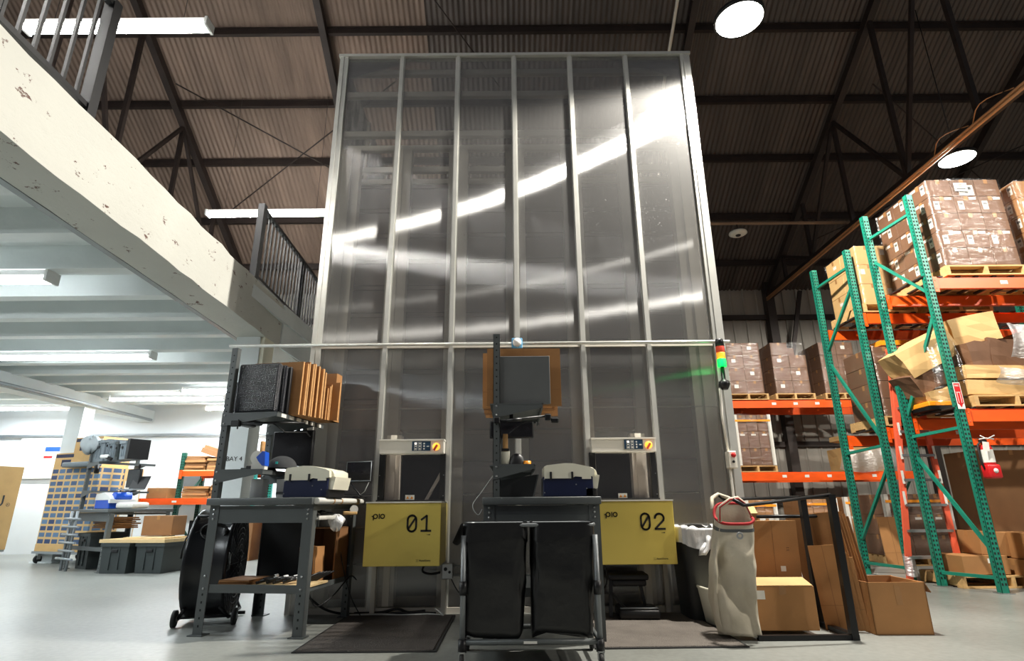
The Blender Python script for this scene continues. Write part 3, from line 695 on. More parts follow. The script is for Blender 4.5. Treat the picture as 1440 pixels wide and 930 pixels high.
# label printers
def printer(loc, rz, label):
    t = thing('label_printer', label, 'printer', loc, rz, 'navy and cream printers on the benches')
    part(t, 'base', MB().rbox((0, 0, 0), (.385, .34, .15), .006, 1), 'navy')
    poly = [(.01, .135), (.01, .225), (.03, .235), (.17, .250), (.235, .248), (.36, .222), (.395, .205), (.40, .155), (.37, .15), (.37, .13), (.30, .13), (.30, .145), (.25, .15), (.22, .135)]
    part(t, 'lid', MB().prism(poly, -.012, .352), 'cream')
    part(t, 'dispenser_nose', MB().prism([(.30, .105), (.30, .14), (.365, .14), (.40, .165), (.44, .16), (.435, .13), (.42, .06), (.385, .06), (.38, .105)], .02, .32), 'cream')
    part(t, 'roll_cover', MB().lathe([(.055, .03), (.06, .05), (.06, .28), (.055, .30)], 18, (.365, 0, .165), 'Y'), 'cream')
    for x in (.06, .225): part(t, 'latch', MB().rbox((x - .008, -.02, .125), (x + .008, -.010, .185), .002, 1), 'black')
    b = MB()
    for x, z in ((.006, .13), (.006, .03), (.25, .09), (.33, .06)): b.lathe([(.005, 0), (.005, -.003)], 8, (x + .004, 0, z), 'Y')
    part(t, 'screw', b, 'chrome')
    part(t, 'foot', MB().box((.33, .0, 0), (.40, .30, .06)), 'black')
printer(b1(.555, .16, 1.002), R1, 'navy printer with cream lid on the left bench')
printer(b2(.46, .14, .987), R2, 'navy printer with cream lid on the middle bench')
# --- bench 1 upper shelf
def flat(name, w, h, th, loc, rot, mat, label, group, cat='cardboard'):
    mb = MB().box((0, 0, 0), (w, th, h))
    o = solo(name, mb, mat, label, cat, loc, rot, group)
    e = MB()
    n = max(3, int(w / .02))
    e.box((.0, th * .2, h), (w, th * .8, h + .0012)); e.box((w, th * .2, 0), (w + .0012, th * .8, h))
    part(o, 'cut_edge', e, 'cut')
    part(o, 'fold_crease', MB().box((w * .5 - .002, -.0012, 0), (w * .5 + .002, 0, h)).box((0, -.0012, h * .28), (w, 0, h * .28 + .003)), 'card2')
    return o
t = thing('bubble_mailer_stack', 'black bubble-film mailers standing on the left bench upper shelf', 'mailers', b1(.02, .11, 1.702), R1)
part(t, 'mailer', MB().rbox((.03, 0, 0), (.41, .06, .43), .02, 3), 'bubble')
part(t, 'mailer', MB().rbox((.04, .07, 0), (.43, .12, .425), .015, 3), 'bubble')
part(t, 'mailer', MB().rbox((.05, .125, 0), (.45, .16, .42), .01, 3), 'black')
t = thing('mailer_bundle', 'black crinkled mailers leaning left of the left bench post', 'mailers', b1(-.12, .30, 1.64), R1)
part(t, 'mailer', MB().rbox((0, 0, 0), (.10, .30, .38), .02, 3), 'bubble')
part(t, 'mailer', MB().rbox((.02, .02, .02), (.14, .34, .36), .02, 3), 'black')
gp = 'flattened cartons on the left bench upper shelf'
y = .285
for k in range(10):
    th = R.uniform(.022, .034); h = (.47 if k < 7 else .44) + R.uniform(-.02, .02)
    flat('flattened_carton', .46 + R.uniform(-.03, .04), h, th, b1(.08 + .008 * k, y, 1.702), (rad(-1), 0, R1 + rad(R.uniform(-.6, .6))), 'card%d' % (k % 3), '%s brown flattened carton from the black mailers on the left bench shelf' % ORD[k], gp)
    y += th + .003
for k in range(4):
    flat('flattened_carton', .40 + R.uniform(-.03, .03), .30 + .02*k, .022, b1(.22 + .03*k, y, 1.702), (rad(-2), 0, R1 + rad(2 - k)), 'card%d' % (k % 3), '%s short flattened carton at the far end of the left bench shelf' % ORD[k], 'short flattened cartons on the left bench')
    y += .026
t = thing('taped_carton', 'brown taped carton at the far end of the left bench shelf', 'carton', b1(.47, .72, 1.702), R1)
part(t, 'body', MB().box((0, 0, 0), (.20, .12, .46)), 'card0'); part(t, 'tape', MB().box((.15, -.001, 0), (.201, .121, .02)).box((-.001, -.001, .22), (.201, 0, .235)), 'tape')
# small labels hung along the shelf lip
t = thing('shelf_tag_row', 'row of small white tags on the left bench upper shelf lip', 'labels', b1(.472, .12, 1.662), R1)
for k in range(6): part(t, 'tag', MB().box((0, .03 + k*.13, 0), (.002, .11 + k*.13, .03)), 'paper')
# monitor + clamp arm
def monitor(loc, rz, label, w=.50, h=.31):
    t = thing('monitor', label, 'monitor', loc, rz)
    part(t, 'case', MB().rbox((-w/2, -.015, -h/2), (w/2, .03, h/2), .008, 2), 'black')
    part(t, 'screen', MB().box((-w/2 + .012, -.0165, -h/2 + .012), (w/2 - .012, -.015, h/2 - .012)), 'screen')
    part(t, 'mount', MB().rbox((-.05, .03, -.05), (.05, .06, .05), .006, 1).bar((0, .06, 0), (0, .06, h/2 + .08), .03, .02), 'blackm')
    return t
monitor(b1(.27, .76, 1.46), R1 + rad(-4), 'black monitor hanging under the left bench upper shelf', .42, .33)
t = thing('clamp_arm', 'black clamp bar under the left bench upper shelf', 'clamp arm', b1(.10, .08, 1.60), R1)
part(t, 'bar', MB().tube([(0, 0, 0), (.30, .1, .02), (.50, .25, .03)], .010, 8), 'blackm')
part(t, 'clamp', MB().rbox((-.03, -.02, -.02), (.05, .02, .03), .006, 1), 'blackm'); part(t, 'clamp_screw', MB().tube([(.03, 0, -.04), (.03, 0, .04)], .006, 6), 'blackm')
part(t, 'cable', MB().tube([(.28, .1, .02), (.35, .2, -.05), (.44, .4, -.03), (.40, .55, -.05)], .006, 6), 'cable')
# small things on the middle shelf of bench 1
t = thing('tape_dispenser', 'blue tape dispenser on the left bench middle shelf', 'tape dispenser', b1(.30, .14, 1.228), R1)
part(t, 'roll', MB().lathe([(.055, 0), (.055, .05)], 24, (.0, .0, .10), 'Y'), 'paper')
part(t, 'frame', MB().prism([(.0, .10), (.05, .15), (.075, .14), (.085, .03), (.06, .03), (.02, .07)], -.006, .056), 'blue')
part(t, 'handle', MB().rbox((.015, .0, .14), (.04, .05, .235), .01, 2), 'cut')
part(t, 'base', MB().box((-.04, 0, 0), (.08, .05, .05)), 'paper')
t = thing('baseball_cap', 'charcoal baseball cap on the left bench middle shelf', 'cap', b1(.42, .34, 1.228), R1 + rad(10))
def dome(u, v):
    a_, b_ = 2*PI*u, v * PI/2
    return (.115 * math.cos(a_) * math.cos(b_) * 1.1, .10 * math.sin(a_) * math.cos(b_), .02 + .105 * math.sin(b_))
part(t, 'crown', MB().grid(dome, 24, 8, close=True), 'capgrey')
part(t, 'brim', MB().grid(lambda u, v: (-.07 - (.10 + .03 * math.sin(u*PI)) * v, (u - .5) * (.17 - .02*v), .024 - .02 * v - .012 * math.cos(u*2*PI)), 10, 4).grid(lambda u, v: (-.07 - (.10 + .03 * math.sin(u*PI)) * v, (u - .5) * (.17 - .02*v), .018 - .02 * v - .012 * math.cos(u*2*PI)), 10, 4), 'blackm')
part(t, 'badge', MB().box((-.02, -.104, .05), (.0, -.098, .07)), 'cyan')
solo('small_box', MB().rbox((0, 0, 0), (.09, .06, .035), .004, 1), 'black', 'small black box on the left bench middle shelf', 'box', b1(.20, .16, 1.226), (0, 0, R1))
t = thing('shelf_tray', 'small grey tray on the left bench next to the near post', 'tray', b1(.06, .30, 1.226), R1)
part(t, 'tray', MB().rbox((0, 0, 0), (.10, .10, .03), .005, 1), 'darktote')
# container on worktop
t = thing('plastic_tub', 'white plastic tub with grey lid on the left bench worktop', 'tub', b1(.45, .38, 1.002), R1)
part(t, 'body', MB().lathe([(.055, 0), (.068, .01), (.074, .155), (.074, .16)], 24), 'white')
part(t, 'lid', MB().lathe([(.078, .155), (.078, .18), (.06, .19), (.001, .19)], 24), 'darktote')
part(t, 'print', MB().grid(lambda u, v: (.0735 * math.sin((u - .5) * 1.6), -.0735 * math.cos((u - .5) * 1.6), .03 + .02 * v), 8, 1), 'greyplas')
t = thing('paper_carton', 'blank white carton on the left bench worktop near the post', 'carton', b1(.16, .32, 1.002), R1)
part(t, 'body', MB().rbox((0, 0, 0), (.115, .09, .16), .008, 2), 'white')
# tablet on a stand
t = thing('tablet', 'dark tablet in a rugged case on a wire stand, bench corner', 'tablet', b1(.93, .80, 1.002), R1 + rad(-6))
part(t, 'case', MB().rbox((-.13, -.012, .14), (.14, .012, .335), .015, 3), 'blackm')
part(t, 'screen', MB().box((-.115, -.0135, .158), (.122, -.012, .318)), 'screen')
part(t, 'bezel', MB().tube([(-.12, -.0135, .152), (.128, -.0135, .152), (.128, -.0135, .324), (-.12, -.0135, .324), (-.12, -.0135, .152)], .005, 6), 'pale_steel')
part(t, 'stand', MB().tube([(-.09, .01, .14), (.02, .02, .02), (.03, .03, .0)], .007, 6), 'blackm')
part(t, 'wire', MB().tube([(.10, .01, .14), (.06, .02, .06), (.0, .02, .015)], .003, 6), 'cablew')
part(t, 'foot', MB().rbox((-.04, -.03, 0), (.08, .05, .015), .005, 1), 'blackm')
# clutter under the worktop of bench 1
t = thing('under_shelf', 'shallow white tray of cables under the left bench worktop', 'tray', b1(.62, .10, .83), R1)
part(t, 'tray', MB().box((0, 0, 0), (.30, .42, .012)).box((.29, 0, 0), (.30, .42, .03)), 'paper')
mb = MB()
for k in range(7): mb.tube([(R.uniform(.03, .26), .03 + .05*k + .1*math.sin(q), .025 + R.uniform(0, .05)) for q in range(5)], .008, 6)
part(t, 'cable', mb, 'cable'); part(t, 'plug', MB().rbox((.12, .05, .015), (.17, .09, .05), .008, 2), 'blackm')
t = thing('crumpled_bag', 'crumpled white plastic bag hanging from the left bench tray', 'bag', b1(.92, .42, .80), R1)
part(t, 'bag', MB().grid(lambda u, v: ((.055 + .014 * math.sin(9*u*PI) + .01*math.sin(13*v)) * math.cos(2*PI*u) * math.sin(PI*(v*.96+.02)), (.05 + .01 * math.sin(14*u)) * math.sin(2*PI*u) * math.sin(PI*(v*.96+.02)), -.06 * math.cos(PI*v) + .012 * math.sin(8*PI*u)), 20, 10, close=True), 'liner')
t = thing('tape_gun', 'yellow and white tape gun lying at the left bench edge', 'tape gun', b1(.95, .62, .86), R1 + .5)
part(t, 'frame', MB().rbox((-.06, -.02, 0), (.06, .02, .03), .008, 2), 'card_lt'); part(t, 'roll', MB().lathe([(.035, -.018), (.035, .018)], 18, (.03, 0, .045), 'Y'), 'paper')
# lower shelf of bench 1
gp = 'flat cards on the left bench lower shelf'
for k in range(6):
    o = solo('card_sheet', MB().box((0, 0, 0), (.25 + R.uniform(-.01, .01), .30, .007)), 'card%d' % (k % 3), '%s flat card from the bottom in the pile on left bench lower shelf' % ORD[k], 'cardboard', b1(.13 + R.uniform(-.01, .01), .10 + R.uniform(-.01, .01), .337 + k*.0085), (0, 0, R1 + rad(R.uniform(-4, 4))), gp)
solo('plywood_board', MB().box((0, 0, 0), (.48, .35, .015)), 'board', 'pale board under the glue sticks on the left bench lower shelf', 'board', b1(.40, .09, .337), (0, 0, R1))
for k in range(12):
    t = thing('marker', '%s black marker from the left in the left bench lower shelf row' % ORD[k], 'marker', b1(.44 + .022*k, .12 + .012 * (k % 5), .365 + .012 * (k % 3)), R1 + rad(50 + R.uniform(-20, 20)), 'markers on the lower shelf')
    part(t, 'barrel', MB().tube([(0, 0, 0), (.10, 0, .012)], .011, 8), 'black'); part(t, 'cap', MB().tube([(.10, 0, .012), (.135, 0, .016)], .0125, 8), 'white' if k % 3 else 'red')
t = thing('backing_board', 'large black panel leaning behind the left bench lower shelf', 'panel', b1(.05, .80, .338), R1)
part(t, 'sheet', MB().rbox((0, 0, 0), (.52, .012, .47), .003, 1), 'black', (0, 0, 0), (rad(4), 0, 0)); part(t, 'edge_strip', MB().box((.518, -.002, 0), (.526, .014, .47)), 'pale_steel', (0, 0, 0), (rad(4), 0, 0))
t = thing('open_carton', 'brown carton on its side at the far end of the left bench lower shelf', 'carton', b1(.60, .58, .337), R1)
part(t, 'body', MB().box((0, .02, 0), (.012, .28, .42)).box((.24, .02, 0), (.252, .28, .42)).box((0, .268, 0), (.252, .28, .42)).box((0, .02, .41), (.252, .28, .42)), 'card2')
gp = 'small flat cartons standing on the left bench lower shelf'
for k in range(5): solo('small_flat_carton', MB().box((0, 0, 0), (.022, .16, .27)), 'card%d' % (k % 3), '%s small flattened carton from the left on the left bench lower shelf' % ORD[k], 'cardboard', b1(.63 + .03*k, .42, .337), (0, rad(R.uniform(-4, 2)), R1), gp)
for k in range(5): solo('tool', MB().tube([(0, 0, 0), (.05, .0, .03), (.16, .01, .075)], [.008, .011, .007], 8), 'black', '%s slim black tool from the left on the left bench lower shelf' % ORD[k], 'tool', b1(.70 + .02*k, .30 + .02*k, .345), (0, 0, R1 + rad(30)), 'slim black tools on the lower shelf')
# --- bench 2 things
t = thing('grey_divider', 'grey corrugated plastic sheet standing on the middle bench upper shelf', 'plastic sheet', b2(.12, .13, 1.702), R2)
part(t, 'sheet', MB().rbox((0, 0, 0), (.415, .02, .395), .003, 1), 'greyplas'); part(t, 'sheet', MB().rbox((.0, .025, 0), (.40, .04, .39), .003, 1), 'greyplas')
gp = 'flattened cartons on the middle bench upper shelf'
for k in range(8):
    o_ = (-.02 if k % 3 else .02)
    flat('flattened_carton', .60 + R.uniform(-.03, .03), .47 + R.uniform(-.02, .02), .022, b2(.0 + o_, .22 + .09*k, 1.66 + .042), (0, 0, rad(R.uniform(-1.5, 1.5))), 'card%d' % (k % 3), '%s flattened carton behind the grey sheet on the middle bench shelf' % ORD[k], gp)
t = thing('clamp_arm', 'black clamp bar with cables under the middle bench upper shelf', 'clamp arm', b2(.10, .07, 1.56), R2)
part(t, 'bar', MB().tube([(0, 0, 0), (.12, 0, .005), (.40, .0, .035)], .010, 8).tube([(.08, 0, .0), (.20, 0, .01)], .014, 8), 'blackm')
part(t, 'clamp', MB().rbox((-.02, -.02, -.02), (.03, .02, .025), .006, 1), 'blackm'); part(t, 'clamp', MB().rbox((.38, -.02, .0), (.43, .03, .05), .008, 1), 'blackm'); part(t, 'clamp_knob', MB().rbox((.43, -.01, -.02), (.49, .03, .02), .008, 1), 'blackm')
part(t, 'cable', MB().tube([(.02, .01, -.01), (.04, .1, -.12), (.02, .1, -.2)], .004, 6).tube([(.1, .0, -.1), (.2, .02, -.02), (.28, .02, -.0), (.34, .0, -.03)], .003, 6), 'cable')
monitor(b2(.22, .30, 1.52), rad(2), 'thin grey-black display panel tilted under the middle bench upper shelf', .36, .14)
t = thing('label_roll', 'roll holder with pale upright rod on the middle bench middle shelf', 'roll holder', b2(.17, .14, 1.228), R2)
part(t, 'post', MB().rbox((-.02, 0, .10), (.02, .03, .24), .006, 2), 'cut'); part(t, 'roll', MB().rbox((-.03, 0, 0), (.035, .05, .11), .01, 2), 'cream')
part(t, 'clip', MB().rbox((-.03, -.005, .105), (.03, .035, .125), .003, 1), 'black')
solo('mouse', MB().grid(lambda u, v: (.07 * math.cos(2*PI*u) * math.cos(v*PI/2), .04 * math.sin(2*PI*u) * math.cos(v*PI/2), .09 * math.sin(v*PI/2)), 16, 6, close=True), 'black', 'black rounded pouch on the middle bench middle shelf', 'pouch', b2(.26, .16, 1.226))
solo('tape_roll', MB().lathe([(.03, 0), (.03, .03), (.015, .03), (.015, 0)], 18, cap=False), 'knob', 'small orange tape roll on the middle bench middle shelf', 'tape roll', b2(.34, .15, 1.226))
t = thing('carton_divider', 'small grey bin under the middle shelf of the middle bench', 'bin', b2(.08, .20, .987), R2)
part(t, 'body', MB().prism([(0, 0), (.30, .0), (.34, .17), (0, .12)], 0, .30), 'bench_dark')
part(t, 'front', MB().prism([(.30, .0), (.34, .17), (.35, .17), (.31, .0)], -.004, .304), 'greyplas')
solo('hand_tool', MB().tube([(0, 0, 0), (.05, .2, -.0), (.16, .30, -.0)], .014, 8), 'bench_dark', 'dark cable hose lying on the right rear of the middle bench', 'hose', b2(.70, .50, 1.002))
# ------------------------------------------------------------------ drum fan
t = thing('drum_fan', 'big black drum fan on wheels beside the left bench', 'fan', (-2.62, 5.36, 0), rad(14))
RF, zc = .43, .47
part(t, 'drum', MB().lathe([(RF, -.17), (RF + .012, -.16), (RF + .012, -.14), (RF, -.13), (RF, .13), (RF + .012, .14), (RF + .012, .16), (RF, .17), (RF - .012, .16), (RF - .012, -.16), (RF, -.17)], 56, (0, 0, zc), 'X', cap=False), 'fan')
for s_ in (-1, 1):
    g = MB()
    for k in range(9): g.tube([(s_ * (.165 + .02 * math.cos(k/9*PI/2)), (RF * (k + 1) / 9) * math.cos(2*PI*q/32), zc + (RF * (k + 1) / 9) * math.sin(2*PI*q/32)) for q in range(33)], .0025, 4, cap=False)
    for q in range(20): g.tube([(s_ * .185, .05 * math.cos(2*PI*q/20), zc + .05 * math.sin(2*PI*q/20)), (s_ * .166, RF * math.cos(2*PI*q/20), zc + RF * math.sin(2*PI*q/20))], .003, 4, cap=False)
    part(t, 'grille', g, 'blackm')
for k in range(4):
    a0 = k * PI/2 + .3
    def bl(u, v): 
        rr = .06 + .33*v; aa = a0 + (u - .5) * (.9 - .2*v)
        return ((u - .5) * .14 * (1 - .3*v), rr * math.cos(aa), zc + rr * math.sin(aa))
    part(t, 'blade', MB().grid(bl, 6, 6), 'bench_dark')
part(t, 'motor', MB().lathe([(.09, -.12), (.10, -.10), (.10, .06), (.07, .10), (.001, .11)], 24, (0, 0, zc), 'X'), 'fan')
for s_ in (-1, 1):
    part(t, 'yoke', MB().tube([(s_ * .13, -.30, zc - .32), (s_ * .19, -.22, .06), (s_ * .19, .24, .06), (s_ * .13, .30, zc - .32)], .014, 8), 'blackm')
part(t, 'axle', MB().tube([(-.2, -.24, .07), (.26, -.24, .07)], .010, 8), 'blackm')
for x in (-.21, .24): 
    wl = part(t, 'wheel', MB().lathe([(.05, -.018), (.065, -.014), (.065, .014), (.05, .018)], 24, (x, -.24, .066), 'X'), 'rubber')
    part(wl, 'hub', MB().lathe([(.022, -.022), (.022, .022)], 12, (x, -.24, .066), 'X'), 'chrome')
part(t, 'foot', MB().tube([(-.24, .24, .02), (.24, .24, .02)], .014, 8), 'blackm')
part(t, 'handle', MB().tube([(-.14, -.22, zc + .36), (-.14, -.28, zc + .39), (.14, -.28, zc + .39), (.14, -.22, zc + .36)], .012, 8), 'blackm')
g = MB()
for k in range(4): g.tube([(.02 + .10 * math.cos(q/16*2*PI), -.335 - .012*k + .02*math.sin(q), zc + .27 + (.045 + .006*k) * math.sin(q/16*2*PI)) for q in range(17)], .008, 6, cap=False)
g.tube([(-.1, -.34, zc + .27), (-.19, -.33, zc + .22), (-.21, -.33, zc + .12), (-.20, -.36, zc + .06)], .007, 6)
part(t, 'cable_coil', g, 'cable')
# ------------------------------------------------------------------ laundry style bag cart
t = thing('bag_cart', 'steel tube cart holding two black bags', 'cart', (-.315, 3.80, 0), 0)
CW, CD, CH = .83, .46, .805
for x, y in ((0, 0), (CW, 0), (0, CD), (CW, CD)):
    lg = part(t, 'post', MB().tube([(x, y, .09), (x, y, CH - .06)], .017, 12), 'cart_tube')
    part(lg, 'clamp', MB().lathe([(.025, 0), (.025, .08)], 12, (x, y, .40)), 'blackm'); part(lg, 'foot_collar', MB().lathe([(.026, 0), (.026, .07)], 12, (x, y, .085)), 'blackm')
    cs = part(t, 'caster', MB().lathe([(.035, -.012), (.04, -.009), (.04, .009), (.035, .012)], 18, (x, y - .02, .041), 'X'), 'rubber')
    part(cs, 'fork', MB().box((x - .018, y - .03, .04), (x - .014, y + .012, .09)).box((x + .014, y - .03, .04), (x + .018, y + .012, .09)).box((x - .02, y - .03, .084), (x + .02, y + .02, .092)), 'chrome')
def rr(z): 
    r_ = .05; p = []
    for cx_, cy_, a0 in ((CW - r_, CD - r_, 0), (r_, CD - r_, PI/2), (r_, r_, PI), (CW - r_, r_, 1.5*PI)):
        p += [(cx_ + r_ * math.cos(a0 + k*PI/8), cy_ + r_ * math.sin(a0 + k*PI/8), z) for k in range(5)]
    return p + [p[0]]
part(t, 'top_rail', MB().tube(rr(CH), .012, 10), 'cart_tube')
part(t, 'bottom_rail', MB().tube([(0, 0, .14), (CW, 0, .14)], .017, 10).tube([(0, CD, .14), (CW, CD, .14)], .017, 10).tube([(0, 0, .14), (0, CD, .14)], .014, 10).tube([(CW, 0, .14), (CW, CD, .14)], .014, 10), 'grey_steel')
part(t, 'maker_label', MB().box((.37, -.0185, .133), (.45, -.017, .147)), 'paper')
def bag(x0, x1, seed):
    rn = random.Random(seed); ph = [rn.uniform(0, 6) for _ in range(6)]
    def fn(u, v):
        # rounded rectangle loop, v: 0 bottom 1 top
        a_ = 2*PI*u; ca, sa = math.cos(a_), math.sin(a_)
        ex = math.copysign(abs(ca)**.28, ca); ey = math.copysign(abs(sa)**.28, sa)
        z = .17 + (CH + .012 - .17) * v
        b_ = math.sin(PI * min(1, max(0, v)))
        k_ = 1 - .07 * (1 - v)**1.5 + .022 * math.sin(5*u*2*PI + ph[0] + 4*v) * b_ + .016 * abs(math.sin(7*u*PI*2 + ph[1] - 7*v)) * b_ - .03 * abs(math.sin(2.5*v*PI + 3*u*2*PI + ph[3])) * b_
        cx_, hx = (x0 + x1)/2, (x1 - x0)/2; cy_, hy = CD/2, CD/2 + .012
        return (cx_ + hx * ex * k_ - .02 * (1 - v), cy_ + hy * ey * k_, z + .02 * (1 - v) * math.sin(3*u*2*PI + ph[2]))
    mb = MB().grid(fn, 56, 16, close=True)
    n0 = len(mb.v); mb.f.append(tuple(range(56))); mb.sm.append(False)
    return mb
bo = {}
for nm, x0, x1, sd, lb in (('l', -.012, CW/2 - .01, 3, 'black nylon bag hanging in the left half of the cart'), ('r', CW/2 + .012, CW + .005, 8, 'black nylon bag hanging in the right half of the cart')):
    o = thing('cart_bag', lb, 'bag', (-.315, 3.80, 0), 0, 'black bags in the cart')
    part(o, 'bag', bag(x0, x1, sd), 'bagblack')
    def cuff(u, v):
        a_ = 2*PI*u; ca, sa = math.cos(a_), math.sin(a_)
        ex = math.copysign(abs(ca)**.28, ca); ey = math.copysign(abs(sa)**.28, sa)
        fl = 1.0 + (.03 + .035 * math.sin(3*a_ + sd)) * (1 - v)
        return ((x0 + x1)/2 + (x1 - x0)/2 * ex * (.995 + .01 * (1-v)), CD/2 + (CD/2 + .016) * ey * fl, CH + .016 - .10 * (1 - v) + .02 * (1 - v) * math.sin(4*a_))
    part(o, 'folded_cuff', MB().grid(cuff, 48, 4, close=True), 'bagblack')
part(t, 'side_flap', MB().grid(lambda u, v: (-.02 - .05 * v * (1 - .6*u), -.02 + .46*u, CH + .01 - .11*v - .03 * math.sin(u*PI) * v), 10, 4), 'bagblack')
# ------------------------------------------------------------------ mats and floor bits
def mat(loc, w, d, rz, label, m_):
    t = thing('floor_mat', label, 'mat', loc, rz, 'rubber mats before the ports')
    part(t, 'sheet', MB().rbox((0, 0, 0), (w, d, .012), .004, 1), m_); part(t, 'border', MB().box((-.02, -.02, 0), (w + .02, .0, .006)).box((-.02, d, 0), (w + .02, d + .02, .006)).box((-.02, 0, 0), (0, d, .006)).box((w, 0, 0), (w + .02, d, .006)), 'rubber')
mat((-1.46, 4.22, .001), .92, 1.27, rad(0), 'rubber mat with painted shade on the floor below port 01', 'mat_shade')
mat((.56, 4.26, .001), 1.0, 1.24, rad(1), 'grey rubber mat on the floor below port 02', 'mat')
# black step stool below port 02
t = thing('folding_stool', 'black folding step stool on the floor under port 02', 'stool', (.80, 5.30, .014), rad(-3))
part(t, 'seat', MB().rbox((.02, -.02, .29), (.36, .26, .34), .015, 2).rbox((.05, -.0, .24), (.34, .24, .295), .015, 2), 'black')
part(t, 'base', MB().rbox((.08, -.12, 0), (.42, .22, .075), .02, 2), 'black')
part(t, 'tread', MB().tube([(.09, -.10, .085), (.40, -.10, .085), (.42, .0, .085)], .008, 6), 'pale_steel')
part(t, 'leg', MB().bar((.02, .0, .0), (.04, .05, .30), .03, .03), 'black'); part(t, 'leg', MB().bar((.33, .1, .06), (.30, .1, .26), .025, .025), 'black')
part(t, 'leg', MB().bar((.04, .02, .18), (.16, -.02, .06), .02, .02), 'black')
# cables on the floor behind the mats
def cable(pts, r, m_, label):
    # smooth the path
    P = [Vector(p) for p in pts]; q = []
    for i in range(len(P) - 1):
        a_, b_, c_, d_ = P[max(i-1, 0)], P[i], P[i+1], P[min(i+2, len(P)-1)]
        for k in range(6):
            s_ = k/6; q.append(.5*((2*b_) + (c_ - a_)*s_ + (2*a_ - 5*b_ + 4*c_ - d_)*s_*s_ + (3*b_ - a_ - 3*c_ + d_)*s_**3))
    q.append(P[-1]); solo('cable', MB().tube(q, r, 6), m_, label, 'cable')
cable([(-1.46, 5.52, .01), (-1.2, 5.54, .012), (-1.0, 5.50, .01), (-.75, 5.53, .012), (-.62, 5.45, .012), (-.70, 5.5, .06)], .008, 'cablew', 'pale cable looping on the floor below port 01')
cable([(-1.95, 5.45, .30), (-1.75, 5.4, .14), (-1.6, 5.45, .05), (-1.4, 5.56, .012), (-.9, 5.56, .02), (-.7, 5.57, .012)], .010, 'cable', 'black cable running from the left bench to the tower foot')
cable([(-1.52, 5.3, .55), (-1.48, 5.35, .35), (-1.42, 5.42, .15), (-1.36, 5.5, .012)], .004, 'cable', 'thin black wire hanging between the left bench and port 01')
cable([(-1.62, 4.85, .30), (-1.60, 5.0, .16), (-1.52, 5.2, .22), (-1.45, 5.4, .34), (-1.42, 5.52, .30)], .006, 'cable', 'black wire drooping below the left bench lower shelf')
cable([(-.80, 5.5, .44), (-.82, 5.48, .37), (-.75, 5.49, .345), (-.66, 5.48, .36)], .010, 'cable', 'thick black cable under the yellow box of port 01')
cable([(-.56, 5.48, .30), (-.48, 5.4, .2), (-.36, 5.3, .16)], .005, 'cable', 'black wire from the junction box to the bag cart')
cable([(.80, 5.45, .44), (.82, 5.4, .36), (.80, 5.35, .26), (.74, 5.3, .22)], .006, 'cable', 'black wire under the yellow box of port 02')
cable([(-1.44, 5.6, .012), (-1.2, 5.585, .02), (-1.05, 5.57, .05), (-.95, 5.58, .02), (-.8, 5.585, .03)], .012, 'cable', 'tangled black cable along the tower foot')
cable([(-.16, 4.60, 1.15), (-.25, 4.52, 1.02), (-.31, 4.50, .93), (-.27, 4.50, .86), (-.24, 4.52, .90)], .003, 'cablew', 'pale wire hanging off the left edge of the middle bench')
# ================================================================== CARTONS, PALLETS, RACKS
_mc = {}
def cached(key, fn):
    if key not in _mc: _mc[key] = fn()
    return _mc[key]
def carton(loc, size, label, group=None, mat_='card_dk', rot=(0, 0, 0), sticker=None, tape=True, name='carton', print_=None):
    bw, bd, bh = size
    me = cached(('b', size, mat_), lambda: MB().rbox((0, 0, 0), size, .004, 1).mesh('carton', mat_))
    o = tag(O(name, me, None, loc, rot), label, 'carton', group)
    if tape:
        me = cached(('t', size), lambda: MB().box((bw*.5 - .025, -.001, bh - .06), (bw*.5 + .025, bd + .001, bh + .001)).box((-.001, bd*.5 - .025, bh - .07), (.0, bd*.5 + .025, bh)).mesh('tape', 'tape'))
        O('tape', me, o)
    if sticker:
        for st in sticker:
            f, u, v, sw, sh = st
            if f == 'F': mk = lambda: MB().box((bw*u, -.0015, bh*v), (bw*u + sw, 0, bh*v + sh)).mesh('sticker', 'paper')
            else: mk = lambda: MB().box((-.0015, bd*u, bh*v), (0, bd*u + sw, bh*v + sh)).mesh('sticker', 'paper')
            s_ = O('sticker', cached(('s', size, st), mk), o)
            if sh > .09:
                if f == 'F': mk = lambda: MB().box((bw*u + sw*.15, -.0022, bh*v + sh*.55), (bw*u + sw*.85, -.0015, bh*v + sh*.8)).box((bw*u + sw*.4, -.0022, bh*v + sh*.2), (bw*u + sw*.6, -.0015, bh*v + sh*.32)).mesh('sticker_print', 'greyplas')
                else: mk = lambda: MB().box((-.0022, bd*u + sw*.15, bh*v + sh*.55), (-.0015, bd*u + sw*.85, bh*v + sh*.8)).box((-.0022, bd*u + sw*.4, bh*v + sh*.2), (-.0015, bd*u + sw*.6, bh*v + sh*.32)).mesh('sticker_print', 'greyplas')
                O('sticker_print', cached(('sp', size, st), mk), s_)
    return o
def pallet(loc, w, d, label, rz=0, group='wooden pallets', mat_='wood', h=.13):
    t = thing('pallet', label, 'pallet', loc, rz, group)
    bd = cached(('pb', w, mat_), lambda: MB().box((0, 0, 0), (w, .10, .018)).mesh('deck_board', mat_))
    n = 6
    for k in range(n): O('deck_board', bd, t, (0, (d - .10) * k / (n - 1), h - .018))
    for k in range(3): O('bottom_board', bd, t, (0, (d - .10) * k / 2, 0))
    st = cached(('ps', d, mat_, h), lambda: MB().box((0, 0, .018), (.045, d, h - .018)).mesh('stringer', mat_))
    for k in range(3): O('stringer', st, t, ((w - .045) * k / 2, 0, 0))
    return t
